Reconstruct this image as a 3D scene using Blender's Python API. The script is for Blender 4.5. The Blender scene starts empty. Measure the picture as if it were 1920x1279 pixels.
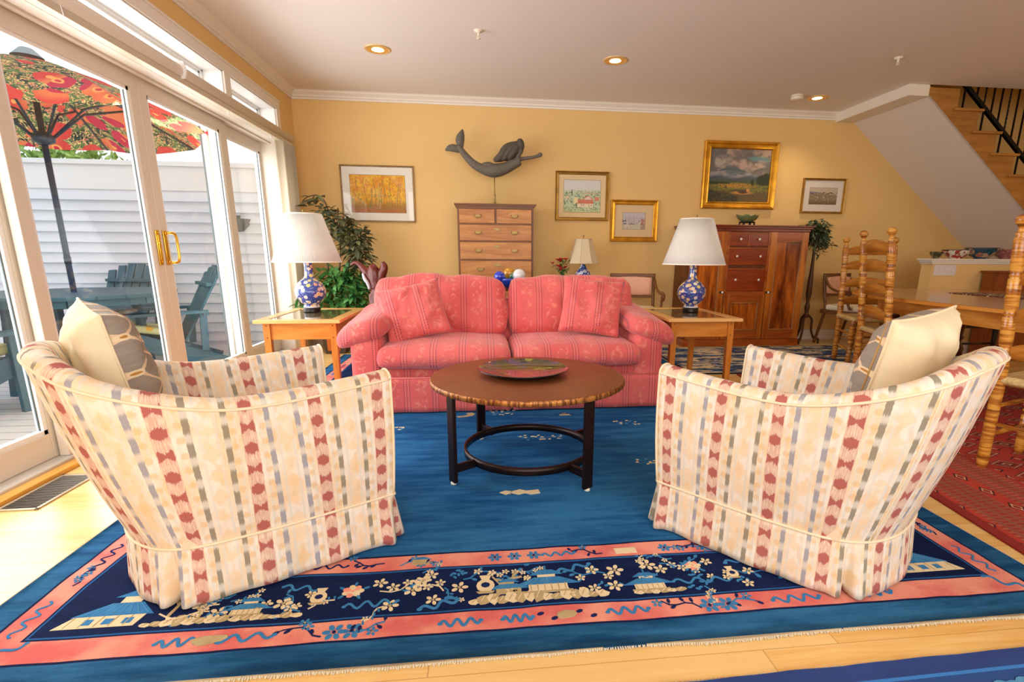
import bpy, bmesh, math, random
import numpy as np
from mathutils import Vector, Matrix, noise
R = math.radians
C = bpy.context.scene.collection
S = bpy.context.scene
random.seed(7)

# ------------------------------------------------------------------ camera
cd = bpy.data.cameras.new('camera'); cam = bpy.data.objects.new('camera', cd); C.objects.link(cam)
_p, _y, _r = R(13.369), R(-6.728), R(-.44)
_f = Vector((-math.sin(_y)*math.cos(_p), math.cos(_y)*math.cos(_p), -math.sin(_p)))
_rt = Vector((math.cos(_y), math.sin(_y), 0)); _dn = _f.cross(_rt)
_rx = _rt*math.cos(_r)+_dn*math.sin(_r); _dy = -_rt*math.sin(_r)+_dn*math.cos(_r)
_m = Matrix((( _rx.x, -_dy.x, -_f.x, 0), (_rx.y, -_dy.y, -_f.y, 0), (_rx.z, -_dy.z, -_f.z, 1.07), (0, 0, 0, 1)))
cam.matrix_world = _m
cd.sensor_width = 36; cd.lens = 976.1/1920*36
cd.shift_x = -(1017.6-960)/1920; cd.shift_y = (710.6-639.5)/1920
cd.clip_start = .05; cd.clip_end = 200
S.camera = cam

# ------------------------------------------------------------------ light
S.view_settings.view_transform = 'Standard'; S.view_settings.look = 'None'
S.view_settings.gamma = 1; S.view_settings.use_curve_mapping = False
S.view_settings.exposure = 0.0
w = bpy.data.worlds.new('sky'); S.world = w; w.use_nodes = True
_b = w.node_tree.nodes['Background']; _b.inputs[0].default_value = (.93, .96, 1, 1); _b.inputs[1].default_value = 1.4

def area(name, loc, target, sx, sy, power, col=(1, 1, 1), spread=180):
    l = bpy.data.lights.new(name, 'AREA'); l.shape = 'RECTANGLE'; l.size = sx; l.size_y = sy
    l.energy = power; l.color = col; l.spread = R(spread)
    o = bpy.data.objects.new(name, l); C.objects.link(o); o.location = loc
    o.rotation_euler = (Vector(target)-Vector(loc)).to_track_quat('-Z', 'Y').to_euler()
    return o
# daylight pouring in through the glass doors
area('daylight_door', (-2.5, 3.7, 1.35), (0, 3.7, 1.25), 4.2, 2.2, 160, (.97, .985, 1))
area('fill_behind_camera', (.6, -2.2, 1.75), (.5, 3.5, 1.0), 5.0, 1.9, 122, (1, .98, .965))  # soft fill lamp added behind the camera to brighten the room
area('fill_dining', (6.6, .8, 2.1), (3.4, 4.2, .8), 1.6, 1.2, 22, (1, .88, .72))  # warm fill lamp added inside the room for the dining end

# ------------------------------------------------------------------ colours and node helpers
def lin(c):
    if isinstance(c, str): c = tuple(int(c[i:i+2], 16)/255 for i in (0, 2, 4))
    return tuple(((x/12.92) if x <= .04045 else ((x+.055)/1.055)**2.4) for x in c[:3])+(1,)

class V:                                                            # a socket with arithmetic
    def __init__(s, g, k): s.g, s.k = g, k
    def _m(s, op, *a): return s.g.math(op, s, *a)
    def __add__(s, o): return s._m('ADD', o)
    __radd__ = __add__
    def __sub__(s, o): return s._m('SUBTRACT', o)
    def __rsub__(s, o): return s.g.math('SUBTRACT', o, s)
    def __mul__(s, o): return s._m('MULTIPLY', o)
    __rmul__ = __mul__
    def __truediv__(s, o): return s._m('DIVIDE', o)
    def __lt__(s, o): return s._m('LESS_THAN', o)
    def __gt__(s, o): return s._m('GREATER_THAN', o)
class G:
    def __init__(s, name, rough=.5, metal=0., spec=None):
        s.m = bpy.data.materials.new(name); s.m.use_nodes = True; s.t = s.m.node_tree; s.n = s.t.nodes
        s.b = s.n['Principled BSDF']; s.b.inputs['Roughness'].default_value = rough; s.b.inputs['Metallic'].default_value = metal
        if spec is not None: s.b.inputs['Specular IOR Level'].default_value = spec
    def put(s, sock, v):
        if isinstance(v, V): s.t.links.new(v.k, sock)
        elif isinstance(v, (str,)): sock.default_value = lin(v)
        elif isinstance(v, tuple) and len(v) == 3 and sock.type == 'RGBA': sock.default_value = (*v, 1)
        else: sock.default_value = v
    def math(s, op, *a, clamp=False):
        n = s.n.new('ShaderNodeMath'); n.operation = op; n.use_clamp = clamp
        for i, v in enumerate(a): s.put(n.inputs[i], v)
        return V(s, n.outputs[0])
    def coord(s, kind='Object'):
        n = s.n.new('ShaderNodeTexCoord'); return V(s, n.outputs[kind])
    def xyz(s, v):
        n = s.n.new('ShaderNodeSeparateXYZ'); s.put(n.inputs[0], v); return [V(s, n.outputs[i]) for i in range(3)]
    def vec(s, x, y, z=0.):
        n = s.n.new('ShaderNodeCombineXYZ')
        for i, v in enumerate((x, y, z)): s.put(n.inputs[i], v)
        return V(s, n.outputs[0])
    def noise(s, v, scale=5., detail=2., rough=.5, dist=0., out=0):
        n = s.n.new('ShaderNodeTexNoise'); s.put(n.inputs['Vector'], v); s.put(n.inputs['Scale'], scale)
        s.put(n.inputs['Detail'], detail); s.put(n.inputs['Roughness'], rough); s.put(n.inputs['Distortion'], dist)
        return V(s, n.outputs[out])
    def voro(s, v, scale=5., feature='F1', out='Distance', rnd=1.):
        n = s.n.new('ShaderNodeTexVoronoi'); n.feature = feature; s.put(n.inputs['Vector'], v); s.put(n.inputs['Scale'], scale)
        n.inputs['Randomness'].default_value = rnd
        return V(s, n.outputs[out])
    def wave(s, v, scale, dist=2., detail=2., dscale=1., dir='X'):
        n = s.n.new('ShaderNodeTexWave'); n.bands_direction = dir; s.put(n.inputs['Vector'], v)
        for k, x in (('Scale', scale), ('Distortion', dist), ('Detail', detail), ('Detail Scale', dscale)): s.put(n.inputs[k], x)
        return V(s, n.outputs[1])
    def smooth(s, v, a, b):
        n = s.n.new('ShaderNodeMapRange'); n.interpolation_type = 'SMOOTHSTEP'; s.put(n.inputs[0], v)
        n.inputs[1].default_value = a; n.inputs[2].default_value = b
        return V(s, n.outputs[0])
    def mix(s, f, a, b, blend='MIX'):
        n = s.n.new('ShaderNodeMix'); n.data_type = 'RGBA'; n.blend_type = blend
        s.put(n.inputs[0], f); s.put(n.inputs[6], a); s.put(n.inputs[7], b)
        return V(s, n.outputs[2])
    def ramp(s, f, stops):
        n = s.n.new('ShaderNodeValToRGB'); s.put(n.inputs[0], f); e = n.color_ramp.elements
        for i, (p, c) in enumerate(stops):
            if i > 1: e.new(p)
            e[i].position = p; e[i].color = lin(c)
        return V(s, n.outputs[0])
    def attr(s, name):
        n = s.n.new('ShaderNodeAttribute'); n.attribute_name = name; return V(s, n.outputs[0])
    def col(s, v): s.put(s.b.inputs['Base Color'], v); return s
    def bump(s, h, strength=.3, dist=.01):
        n = s.n.new('ShaderNodeBump'); s.put(n.inputs['Height'], h); n.inputs['Strength'].default_value = strength
        n.inputs['Distance'].default_value = dist; s.t.links.new(n.outputs[0], s.b.inputs['Normal']); return s
    def frac(s, v): return s.math('FRACT', v)
    def ab(s, v): return s.math('ABSOLUTE', v)

MT = {}
def plain(name, c, rough=.5, metal=0., emit=None, es=1., spec=None, vary=.06, nscale=9.):
    if name in MT: return MT[name]
    g = G(name, rough, metal, spec)
    cl = lin(c); k = g.noise(g.coord(), nscale, 3.)
    g.col(g.mix(k, tuple(x*(1-vary) for x in cl[:3]), tuple(min(1, x*(1+vary)) for x in cl[:3])))
    if emit:
        g.b.inputs['Emission Color'].default_value = lin(emit); g.b.inputs['Emission Strength'].default_value = es
    MT[name] = g.m; return g.m

def wood(name, a, b, axis='X', scale=7., rough=.35, knots=0., coat=0., spec=.35):
    """a and b light and dark grain tones; grain runs along axis"""
    if name in MT: return MT[name]
    g = G(name, rough, 0., spec); x, y, z = g.xyz(g.coord())
    st = {'X': (.12, 1, 1), 'Y': (1, .12, 1), 'Z': (1, 1, .12)}[axis]
    v = g.vec(x*st[0], y*st[1], z*st[2])
    n1 = g.noise(v, scale*2, 4., .6, 1.2); n2 = g.noise(v, scale*14, 3., .6)
    f = g.smooth(n1*.75+n2*.25, .3, .7)
    c = g.mix(f, lin(a)[:3], lin(b)[:3])
    if knots:
        k = g.voro(g.vec(x*2.2, y*2.2, z*1.1) if axis == 'Z' else g.vec(x*1.1, y*2.2, z*2.2), knots)
        c = g.mix(g.smooth(k, .22, .02), c, tuple(t*.35 for t in lin(b)[:3]))
    g.col(c).bump(n2, .08, .004)
    if coat: g.b.inputs['Coat Weight'].default_value = coat; g.b.inputs['Coat Roughness'].default_value = .12
    MT[name] = g.m; return g.m

# ------------------------------------------------------------------ mesh helpers
class MB:
    def __init__(s): s.b = bmesh.new(); s.uv = None; s.mi = 0; s.sm = False
    def _tag(s, fs, smooth=None):
        for f in fs: f.material_index = s.mi; f.smooth = s.sm if smooth is None else smooth
    def box(s, x0, y0, z0, x1, y1, z1, bev=0., M=None):
        vs = [s.b.verts.new((x, y, z)) for z in (z0, z1) for (x, y) in ((x0, y0), (x1, y0), (x1, y1), (x0, y1))]
        fs = [s.b.faces.new([vs[i] for i in q]) for q in ((3, 2, 1, 0), (4, 5, 6, 7), (0, 1, 5, 4), (1, 2, 6, 5), (2, 3, 7, 6), (3, 0, 4, 7))]
        s._tag(fs, False)
        if M is not None:
            for v in vs: v.co = M @ v.co
        if bev:
            es = list({e for f in fs for e in f.edges})
            r = bmesh.ops.bevel(s.b, geom=es, offset=bev, segments=2, profile=.7, affect='EDGES')
            s._tag(r['faces'], True)
        return s
    def cbox(s, c, d, bev=0., rot=None):
        M = Matrix.Translation(c)
        if rot is not None: M = M @ (rot if isinstance(rot, Matrix) else Matrix.Rotation(rot, 4, 'Z'))
        return s.box(-d[0]/2, -d[1]/2, -d[2]/2, d[0]/2, d[1]/2, d[2]/2, bev, M)
    def beam(s, a, b, w_, t_, bev=0., up=(0, 0, 1)):
        """bar from a to b, w_ across, t_ thick along up"""
        a, b = Vector(a), Vector(b); d = b-a; L = d.length; z = d.normalized(); u = Vector(up)
        x = u.cross(z)
        if x.length < 1e-4: x = Vector((1, 0, 0)).cross(z)
        x.normalize(); y = z.cross(x)
        M = Matrix(((x.x, y.x, z.x, a.x), (x.y, y.y, z.y, a.y), (x.z, y.z, z.z, a.z), (0, 0, 0, 1)))
        return s.box(-w_/2, -t_/2, 0, w_/2, t_/2, L, bev, M)
    def lathe(s, prof, segs=32, c=(0, 0, 0), M=None, cap=True):
        """prof: list of (r, z)"""
        rings = []
        for r, z in prof:
            ring = []
            for i in range(segs):
                a = 2*math.pi*i/segs; v = Vector((r*math.cos(a)+c[0], r*math.sin(a)+c[1], z+c[2]))
                if M is not None: v = M @ v
                ring.append(s.b.verts.new(v))
            rings.append(ring)
        fs = []
        for A, B in zip(rings, rings[1:]):
            for i in range(segs):
                j = (i+1) % segs; fs.append(s.b.faces.new((A[i], A[j], B[j], B[i])))
        s._tag(fs, True)
        if cap:
            if prof[0][0] > 1e-6: s._tag([s.b.faces.new(rings[0][::-1])], False)
            if prof[-1][0] > 1e-6: s._tag([s.b.faces.new(rings[-1])], False)
        return s
    def tube(s, pts, rad, segs=10, closed=False, flat=None):
        pts = [Vector(p) for p in pts]; n = len(pts)
        rr = rad if isinstance(rad, (list, tuple)) else [rad]*n
        rings = []; prev = None
        for i, p in enumerate(pts):
            if closed: t = pts[(i+1) % n]-pts[i-1]
            else: t = pts[min(i+1, n-1)]-pts[max(i-1, 0)]
            t.normalize()
            if prev is None:
                u = Vector((0, 0, 1)) if abs(t.z) < .9 else Vector((1, 0, 0))
                x = u.cross(t).normalized()
            else: x = (prev-t*prev.dot(t)).normalized()
            prev = x; y = t.cross(x)
            fx, fy = flat or (1, 1)
            rings.append([s.b.verts.new(p+(x*math.cos(2*math.pi*k/segs)*fx+y*math.sin(2*math.pi*k/segs)*fy)*rr[i]) for k in range(segs)])
        fs = []
        for a in range(n if closed else n-1):
            A, B = rings[a], rings[(a+1) % n]
            for i in range(segs):
                j = (i+1) % segs; fs.append(s.b.faces.new((A[i], A[j], B[j], B[i])))
        s._tag(fs, True)
        if not closed: s._tag([s.b.faces.new(rings[0][::-1]), s.b.faces.new(rings[-1])], False)
        return s
    def prism(s, pts, M, d, bev=0.):
        """pts 2D outline in local xy, extruded 0..d along local z, through M"""
        a = [s.b.verts.new(M @ Vector((x, y, 0))) for x, y in pts]; b = [s.b.verts.new(M @ Vector((x, y, d))) for x, y in pts]
        n = len(pts); fs = [s.b.faces.new(a[::-1]), s.b.faces.new(b)]
        for i in range(n): j = (i+1) % n; fs.append(s.b.faces.new((a[i], a[j], b[j], b[i])))
        s._tag(fs)
        if bev:
            es = list({e for f in fs[:2] for e in f.edges}); r = bmesh.ops.bevel(s.b, geom=es, offset=bev, segments=2, affect='EDGES'); s._tag(r['faces'], True)
        return s
    def poly(s, pts, z=0., m=None):
        vs = [s.b.verts.new((p[0], p[1], z if len(p) < 3 else p[2])) for p in pts]
        f = s.b.faces.new(vs); f.material_index = s.mi if m is None else m; return f
    def grid(s, P, uv=None, closeU=False, flip=False):
        """P[i][j] points; uv(i,j) optional"""
        vs = [[s.b.verts.new(p) for p in row] for row in P]; n, m = len(vs), len(vs[0])
        L = s.b.loops.layers.uv.verify() if uv else None
        for i in range(n if closeU else n-1):
            for j in range(m-1):
                idx = [(i, j), (i+1, j), (i+1, j+1), (i, j+1)]
                if flip: idx = idx[::-1]
                try: f = s.b.faces.new([vs[a % n][b] for a, b in idx])
                except ValueError: continue
                f.material_index = s.mi; f.smooth = True
                if L:
                    for lp, (a, b) in zip(f.loops, idx): lp[L].uv = uv(a, b)
        return vs
    def sphere(s, c, r, seg=16, sc=(1, 1, 1), M=None):
        n0 = len(s.b.verts)
        T = Matrix.Translation(c) @ (M if M is not None else Matrix()) @ Matrix.Diagonal((*[r*k for k in sc], 1))
        rr = bmesh.ops.create_uvsphere(s.b, u_segments=seg, v_segments=max(6, seg//2), radius=1, matrix=T)
        s._tag({f for v in rr['verts'] for f in v.link_faces}, True); return s
    def build(s, name, mats, parent=None, loc=None, weld=True, fix=True):
        if weld: bmesh.ops.remove_doubles(s.b, verts=s.b.verts, dist=1e-6)
        if fix: bmesh.ops.recalc_face_normals(s.b, faces=s.b.faces)
        me = bpy.data.meshes.new(name); s.b.to_mesh(me); s.b.free()
        for m in (mats if isinstance(mats, (list, tuple)) else [mats]): me.materials.append(m)
        o = bpy.data.objects.new(name, me); C.objects.link(o)
        if parent is not None: o.parent = parent
        if loc is not None: o.location = loc
        return o
def tag(o, label=None, cat=None, group=None, kind=None):
    if label: o['label'] = label
    if cat: o['category'] = cat
    if group: o['group'] = group
    if kind: o['kind'] = kind
    return o
def thing(name, label, cat, loc=(0, 0, 0), rz=0., group=None):
    o = bpy.data.objects.new(name, None); C.objects.link(o); o.location = loc; o.rotation_euler = (0, 0, rz)
    o.empty_display_size = .1
    return tag(o, label, cat, group)
def struct(o, label=None):
    o['kind'] = 'structure'
    if label: o['label'] = label
    return o
def sub(o, lv=1):
    m = o.modifiers.new('smooth', 'SUBSURF'); m.levels = lv; m.render_levels = lv; return o
def copy_tree(root, loc, rz, label, group=None):
    r = root.copy(); C.objects.link(r); r.location = loc; r.rotation_euler = (0, 0, rz); r['label'] = label
    if group: r['group'] = group
    for ch in list(root.children):
        c = ch.copy(); C.objects.link(c); c.parent = r
        for g_ in list(ch.children):
            d = g_.copy(); C.objects.link(d); d.parent = c
    return r
def XZ(x=0, y=0, z=0):           # local xy -> world xz, extruding towards -y
    return Matrix(((1, 0, 0, x), (0, 0, -1, y), (0, 1, 0, z), (0, 0, 0, 1)))
def YZ(x=0, y=0, z=0):           # local xy -> world yz, extruding towards +x
    return Matrix(((0, 0, 1, x), (1, 0, 0, y), (0, 1, 0, z), (0, 0, 0, 1)))
def catmull(P, n):
    out = []; P = [np.array(p, float) for p in P]; m = len(P)-1
    for i in range(n+1):
        t = i/n*m; k = min(int(t), m-1); t -= k
        p0, p1, p2, p3 = P[max(k-1, 0)], P[k], P[k+1], P[min(k+2, m)]
        out.append(.5*((2*p1)+(-p0+p2)*t+(2*p0-5*p1+4*p2-p3)*t*t+(-p0+3*p1-3*p2+p3)*t**3))
    return out
# ================================================================== materials of the room
def m_wall():
    g = G('yellow_wall_paint', .75); n = g.noise(g.coord(), 2.2, 3.)
    g.col(g.mix(n, lin('e9c17c')[:3], lin('edc884')[:3])).bump(g.noise(g.coord(), 220., 2.), .05, .002); return g.m
M_WALL = m_wall()
M_TRIM = plain('white_trim_paint', 'efe6d8', .35, vary=.02)
M_CEIL = plain('ceiling_paint', 'ece5de', .8, vary=.02, nscale=1.5)
M_SOFFIT = plain('soffit_paint', 'e4d8cc', .8, vary=.02, nscale=1.5)
M_BEIGE = plain('door_frame_paint', 'e2d6c6', .4, vary=.02)
M_WHITE = plain('white_vinyl', 'f2f0ec', .35, vary=.015)
def m_floor():
    g = G('maple_floor', .28, spec=.5); x, y, z = g.xyz(g.coord())
    pw = .083; row = g.math('FLOOR', y/pw); fy = g.frac(y/pw)
    off = g.noise(g.vec(row*7.31, .5, .5), 1.7, 0.)*9.
    u = x/1.15+off; col_ = g.math('FLOOR', u); fx = g.frac(u)
    rnd = g.noise(g.vec(col_*3.17, row*5.71, 2.), 1.9, 0.)
    gr = g.noise(g.vec(x*1.1, y*14., rnd*9.), 3.2, 4., .6, .8)
    c = g.ramp(g.smooth(rnd*.7+gr*.45, .3, .85), [(0, 'e9bf78'), (.5, 'f0cc86'), (1, 'e2a956')])
    gap = g.math('MAXIMUM', g.math('MAXIMUM', fy < .018, fy > .985), g.math('MAXIMUM', fx < .0015, fx > .9985))
    c = g.mix(gap*.55, c, lin('a06c2c')[:3])
    g.col(c).bump(gap*-1., .2, .002); return g.m
M_FLOOR = m_floor()
def m_glass(name='clear_glass', refl=.06, tint=(1, 1, 1)):
    m = bpy.data.materials.new(name); m.use_nodes = True; t = m.node_tree; t.nodes.clear()
    o = t.nodes.new('ShaderNodeOutputMaterial'); mx = t.nodes.new('ShaderNodeMixShader'); tr = t.nodes.new('ShaderNodeBsdfTransparent')
    gl = t.nodes.new('ShaderNodeBsdfGlossy'); gl.inputs['Roughness'].default_value = .01
    lw = t.nodes.new('ShaderNodeLayerWeight'); lw.inputs[0].default_value = .5; pw = t.nodes.new('ShaderNodeMath'); pw.operation = 'POWER'; pw.inputs[1].default_value = 5.
    fr = t.nodes.new('ShaderNodeMath'); fr.operation = 'MULTIPLY_ADD'; fr.inputs[1].default_value = .7; fr.inputs[2].default_value = .025
    t.links.new(lw.outputs['Facing'], pw.inputs[0]); t.links.new(pw.outputs[0], fr.inputs[0])
    tr.inputs[0].default_value = (*tint, 1)
    t.links.new(fr.outputs[0], mx.inputs[0]); t.links.new(tr.outputs[0], mx.inputs[1]); t.links.new(gl.outputs[0], mx.inputs[2]); t.links.new(mx.outputs[0], o.inputs[0])
    return m
M_GLASS = m_glass()
M_BRASS = plain('polished_brass', 'e8b84a', .18, 1., vary=.05)
M_AGED = plain('aged_brass', '9c8450', .42, .75, vary=.15)

XL, YB, ZC = -2.01, 6.47, 2.785
XR, YF = 8.2, -2.6
# floor, ceiling
struct(MB().box(XL-.27, YF-.15, -.08, XR+.15, YB+.15, 0).build('floor', M_FLOOR))
b = MB(); hole = (4.44, 5.355, 8.2, 6.47)       # stair opening
b.box(XL-.15, YF-.15, ZC, XR+.15, 5.338, ZC+.2); b.box(XL-.15, 5.338, ZC, 4.42, YB+.15, ZC+.2)
struct(b.build('ceiling', M_CEIL))
# back wall (rises into the stairwell)
b = MB(); b.box(XL-.15, YB, 0, 4.42, YB+.15, ZC); b.box(4.42, YB, 0, XR+.15, YB+.15, 5.0)
struct(b.build('wall_back', M_WALL))
struct(MB().box(XR, YF, 0, XR+.15, YB, 5.).build('wall_right', M_WALL))
b = MB(); b.box(4.3, 5.24, ZC+.2, XR, 5.338, 5.0); b.box(4.3, 5.36, ZC+.2, 4.42, YB, 5.0)
struct(b.build('wall_upper', M_WALL)); 
struct(MB().box(4.3, 5.24, 5.0, XR+.15, YB+.15, 5.1).build('ceiling_stairwell', M_CEIL))
# wall behind the camera with a wide window added for sky light
b = MB(); b.box(XL-.15, YF-.15, 0, XR+.15, YF, .6); b.box(XL-.15, YF-.15, 2.5, XR+.15, YF, ZC)
b.box(XL-.15, YF-.15, .6, -1.9, YF, 2.5); b.box(3.1, YF-.15, .6, XR+.15, YF, 2.5)
struct(b.build('wall_front', M_WALL))
b = MB()
for x in (-1.9, -.65, .6, 1.85, 3.04): b.box(x, YF-.1, .6, x+.06, YF-.04, 2.5)
b.box(-1.9, YF-.1, .6, 3.1, YF-.04, .66); b.box(-1.9, YF-.1, 2.44, 3.1, YF-.04, 2.5)
struct(b.build('window_added', M_TRIM))
# left wall with the sliding door opening and two transom windows
OY0, OY1, OZ = 1.62, 6.02, 2.20
T = [(2.55, 4.84), (4.94, 5.94)]; TZ0, TZ1 = 2.25, 2.475
b = MB(); W0 = XL-.27
b.box(W0, YF-.15, 0, XL, OY0, ZC); b.box(W0, OY1, 0, XL, YB, ZC)
b.box(W0, OY0, OZ, XL, OY1, TZ0); b.box(W0, OY0, TZ1, XL, OY1, ZC)
b.box(W0, OY0, TZ0, XL, T[0][0], TZ1); b.box(W0, T[0][1], TZ0, XL, T[1][0], TZ1); b.box(W0, T[1][1], TZ0, XL, OY1, TZ1)
struct(b.build('wall_left', M_WALL))
# crown mouldings, stepped profile
def crown(name, a, c, nrm, L0, L1):
    pass
prof = [(0, 0), (.012, 0), (.014, .018), (.026, .024), (.030, .04), (.055, .066), (.06, .078), (.072, .085), (0, .085)]
b = MB(); n = len(prof)
M = Matrix(((0, 0, 1, XL), (-1, 0, 0, YB), (0, 1, 0, ZC-.085), (0, 0, 0, 1)))     # along +x on the back wall
b.prism([(p[0], p[1]) for p in prof], M, 4.36-XL); struct(b.build('trim_1', M_TRIM), 'white crown moulding along the top of the back wall')
b = MB(); M = Matrix(((1, 0, 0, XL), (0, 0, -1, YB), (0, 1, 0, ZC-.085), (0, 0, 0, 1)))
b.prism([(p[0], p[1]) for p in prof], M, YB-YF); struct(b.build('trim_2', M_TRIM), 'white crown moulding above the glass doors')
# baseboards
b = MB(); b.box(XL, YB-.015, 0, 4.96, YB, .13, .003); struct(b.build('baseboard_back', M_TRIM))
b = MB(); b.box(XL, 6.1, 0, XL+.015, YB-.015, .13); struct(b.build('baseboard_left', M_TRIM))
# white beam under the stair opening
b = MB(); b.box(4.345, 5.34, 2.678, 4.57, YB, ZC, .002); struct(b.build('trim_3', M_TRIM), 'white boxed beam at the head of the stair')
# sloping underside of the stair, and the knee wall beneath
def zs(x): return 2.556-.81*(x-4.747)
b = MB(); b.prism([(4.50, zs(4.50)), (7.6, zs(7.6)), (7.6, zs(7.6)+.02), (4.50, zs(4.5)+.02)], XZ(0, YB, 0), YB-5.345)
struct(b.build('ceiling_stair_slope', M_SOFFIT), 'pale sloping underside of the staircase')
KX = 4.95
b = MB(); b.box(KX, 5.34, 0, 6.5, 5.49, 1.045); struct(b.build('wall_knee', M_WALL), 'low yellow knee wall below the staircase')
b = MB(); b.box(KX-.045, 5.31, 1.048, 6.5, 5.52, 1.066, .003); b.box(KX-.03, 5.322, 1.028, 6.5, 5.508, 1.048, .004); b.box(KX-.015, 5.33, 1.008, 6.5, 5.50, 1.028, .004)
struct(b.build('trim_4', M_TRIM), 'white cap moulding on the knee wall')
b = MB(); b.box(KX-.014, 5.326, 0, 6.5, 5.34, .13, .003); b.box(KX-.014, 5.326, 0, KX, 5.49, .13); struct(b.build('baseboard_knee', M_TRIM))

# ================================================================== transom windows
def transom(name, y0, y1, munt):
    r = thing(name, None, None, (0, 0, 0)); del_ = r; r['kind'] = 'structure'
    b = MB(); xi, xo = XL, W0+.02
    # deep white reveal
    b.box(xo, y0, TZ1-.008, xi, y1, TZ1); b.box(xo, y1-.008, TZ0, xi, y1, TZ1); b.box(xo, y0, TZ0, xi, y0+.008, TZ1); b.box(xo, y0, TZ0, xi, y1, TZ0+.008)
    struct(b.build('reveal', M_WHITE, r))
    b = MB(); x = -2.20
    for (a0, a1, a2, a3) in ((y0, y1, TZ1-.04, TZ1), (y0, y1, TZ0, TZ0+.03)): b.box(x, a0, a2, x+.035, a1, a3, .003)
    for (a0, a1) in ((y0, y0+.04), (y1-.05, y1)): b.box(x, a0, TZ0, x+.035, a1, TZ1, .003)
    b.box(x+.03, y1-.028, TZ0, x+.05, y1, TZ1, .003); b.box(x+.03, y0, TZ1-.022, x+.05, y1, TZ1, .003)
    struct(b.build('window_frame', M_WHITE, r))
    for m in munt:
        struct(MB().box(x+.008, m-.004, TZ0, x+.02, m+.004, TZ1).build('muntin', M_TRIM, r))
    struct(MB().box(x+.012, y0+.03, TZ0+.02, x+.016, y1-.03, TZ1-.03).build('pane', M_GLASS, r))
    return r
transom('window_1', *T[0], (3.1, 3.86, 4.34)); transom('window_2', *T[1], (5.24,))
b = MB(); x1 = XL+.018
b.box(XL, OY0-.1, TZ1, x1, T[1][1]+.09, TZ1+.085, .004); b.box(x1-.004, OY0-.1, TZ1+.07, x1+.008, T[1][1]+.09, TZ1+.088, .003)
b.box(XL, T[1][1], OZ, x1, T[1][1]+.09, TZ1, .004); b.box(XL, T[0][1], OZ, x1, T[1][0], TZ1, .002)
b.box(XL, OY1, 0, x1, OY1+.09, TZ0, .004); b.box(XL, OY0-.1, 0, x1, OY0, TZ1, .004); b.box(XL, T[0][0]-.1, TZ0, x1, T[0][0], TZ1)
struct(b.build('trim_5', M_TRIM), 'white casing around the transom windows and doors')

# ================================================================== sliding glass doors
door = thing('door_1', None, None); door['kind'] = 'structure'
def pc(name, bb, m, parent=door): return struct(bb.build(name, m, parent))
b = MB(); b.box(W0, OY0, 2.165, XL, OY1, OZ, .002); b.box(-2.13, OY0, 2.15, -2.10, OY1, 2.17, .004)
b.box(W0, OY0, 0, XL, OY0+.03, OZ); b.box(W0, OY1-.03, 0, XL, OY1, OZ, .002); pc('door_frame', b, M_BEIGE)
b = MB(); b.box(W0-.02, OY0, 0, -2.125, OY1, .035, .003); pc('door_sill', b, plain('sill_metal', 'd6d4cc', .35, .2))
b = MB(); b.box(-2.125, OY0, 0, -2.065, OY1, .022, .006); pc('threshold', b, wood('threshold_oak', 'efb457', 'd99a3c', 'Y', rough=.3))
M_GASK = plain('glazing_gasket', '4d5a5c', .6)
def sash(name, y0, y1, x, s0, s1):
    r = thing(name, None, None); r.parent = door; r['kind'] = 'structure'; del r['kind']; r['kind'] = 'structure'
    z0, z1 = .036, 2.165; d = .045
    b = MB(); b.box(x-d, y0, z0, x, y0+s0, z1, .004); b.box(x-d, y1-s1, z0, x, y1, z1, .004)
    b.box(x-d, y0+s0, z0, x, y1-s1, z0+.128, .004); b.box(x-d, y0+s0, z1-.095, x, y1-s1, z1, .004)
    struct(b.build('sash_frame', M_BEIGE, r))
    b = MB(); e = .022
    b.box(x-d+.004, y0+s0, z0+.128, x-.008, y0+s0+e, z1-.095); b.box(x-d+.004, y1-s1-e, z0+.128, x-.008, y1-s1, z1-.095)
    b.box(x-d+.004, y0+s0, z0+.128, x-.008, y1-s1, z0+.128+e); b.box(x-d+.004, y0+s0, z1-.095-e, x-.008, y1-s1, z1-.095)
    struct(b.build('glazing_stop', M_WHITE, r))
    b = MB(); k = .006
    b.box(x-.028, y0+s0+e, z0+.128+e, x-.022, y0+s0+e+k, z1-.095-e); b.box(x-.028, y1-s1-e-k, z0+.128+e, x-.022, y1-s1-e, z1-.095-e)
    struct(b.build('gasket', M_GASK, r))
    struct(MB().box(x-.027, y0+s0+e, z0+.128+e, x-.023, y1-s1-e, z1-.095-e).build('pane', M_GLASS, r))
    return r
xf, xs = -2.205, -2.15
sash('fixed_sash', OY0+.03, 2.90, xf, .08, .10)
sa = sash('sliding_sash', 2.818, 3.920, xs, .078, .080)
sb = sash('sliding_sash', 3.926, 5.12, xs, .090, .115)
sash('fixed_sash', 5.02, OY1-.0, xf, .10, .05)
# screen door parked outside
b = MB(); b.box(-2.335, 5.06, .0, -2.285, 5.24, 2.2, .003); pc('screen_frame', b, M_WHITE)
b = MB(); b.box(-2.335, 5.05, .0, -2.325, 5.06, 2.2); pc('screen_edge', b, M_GASK)
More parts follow.
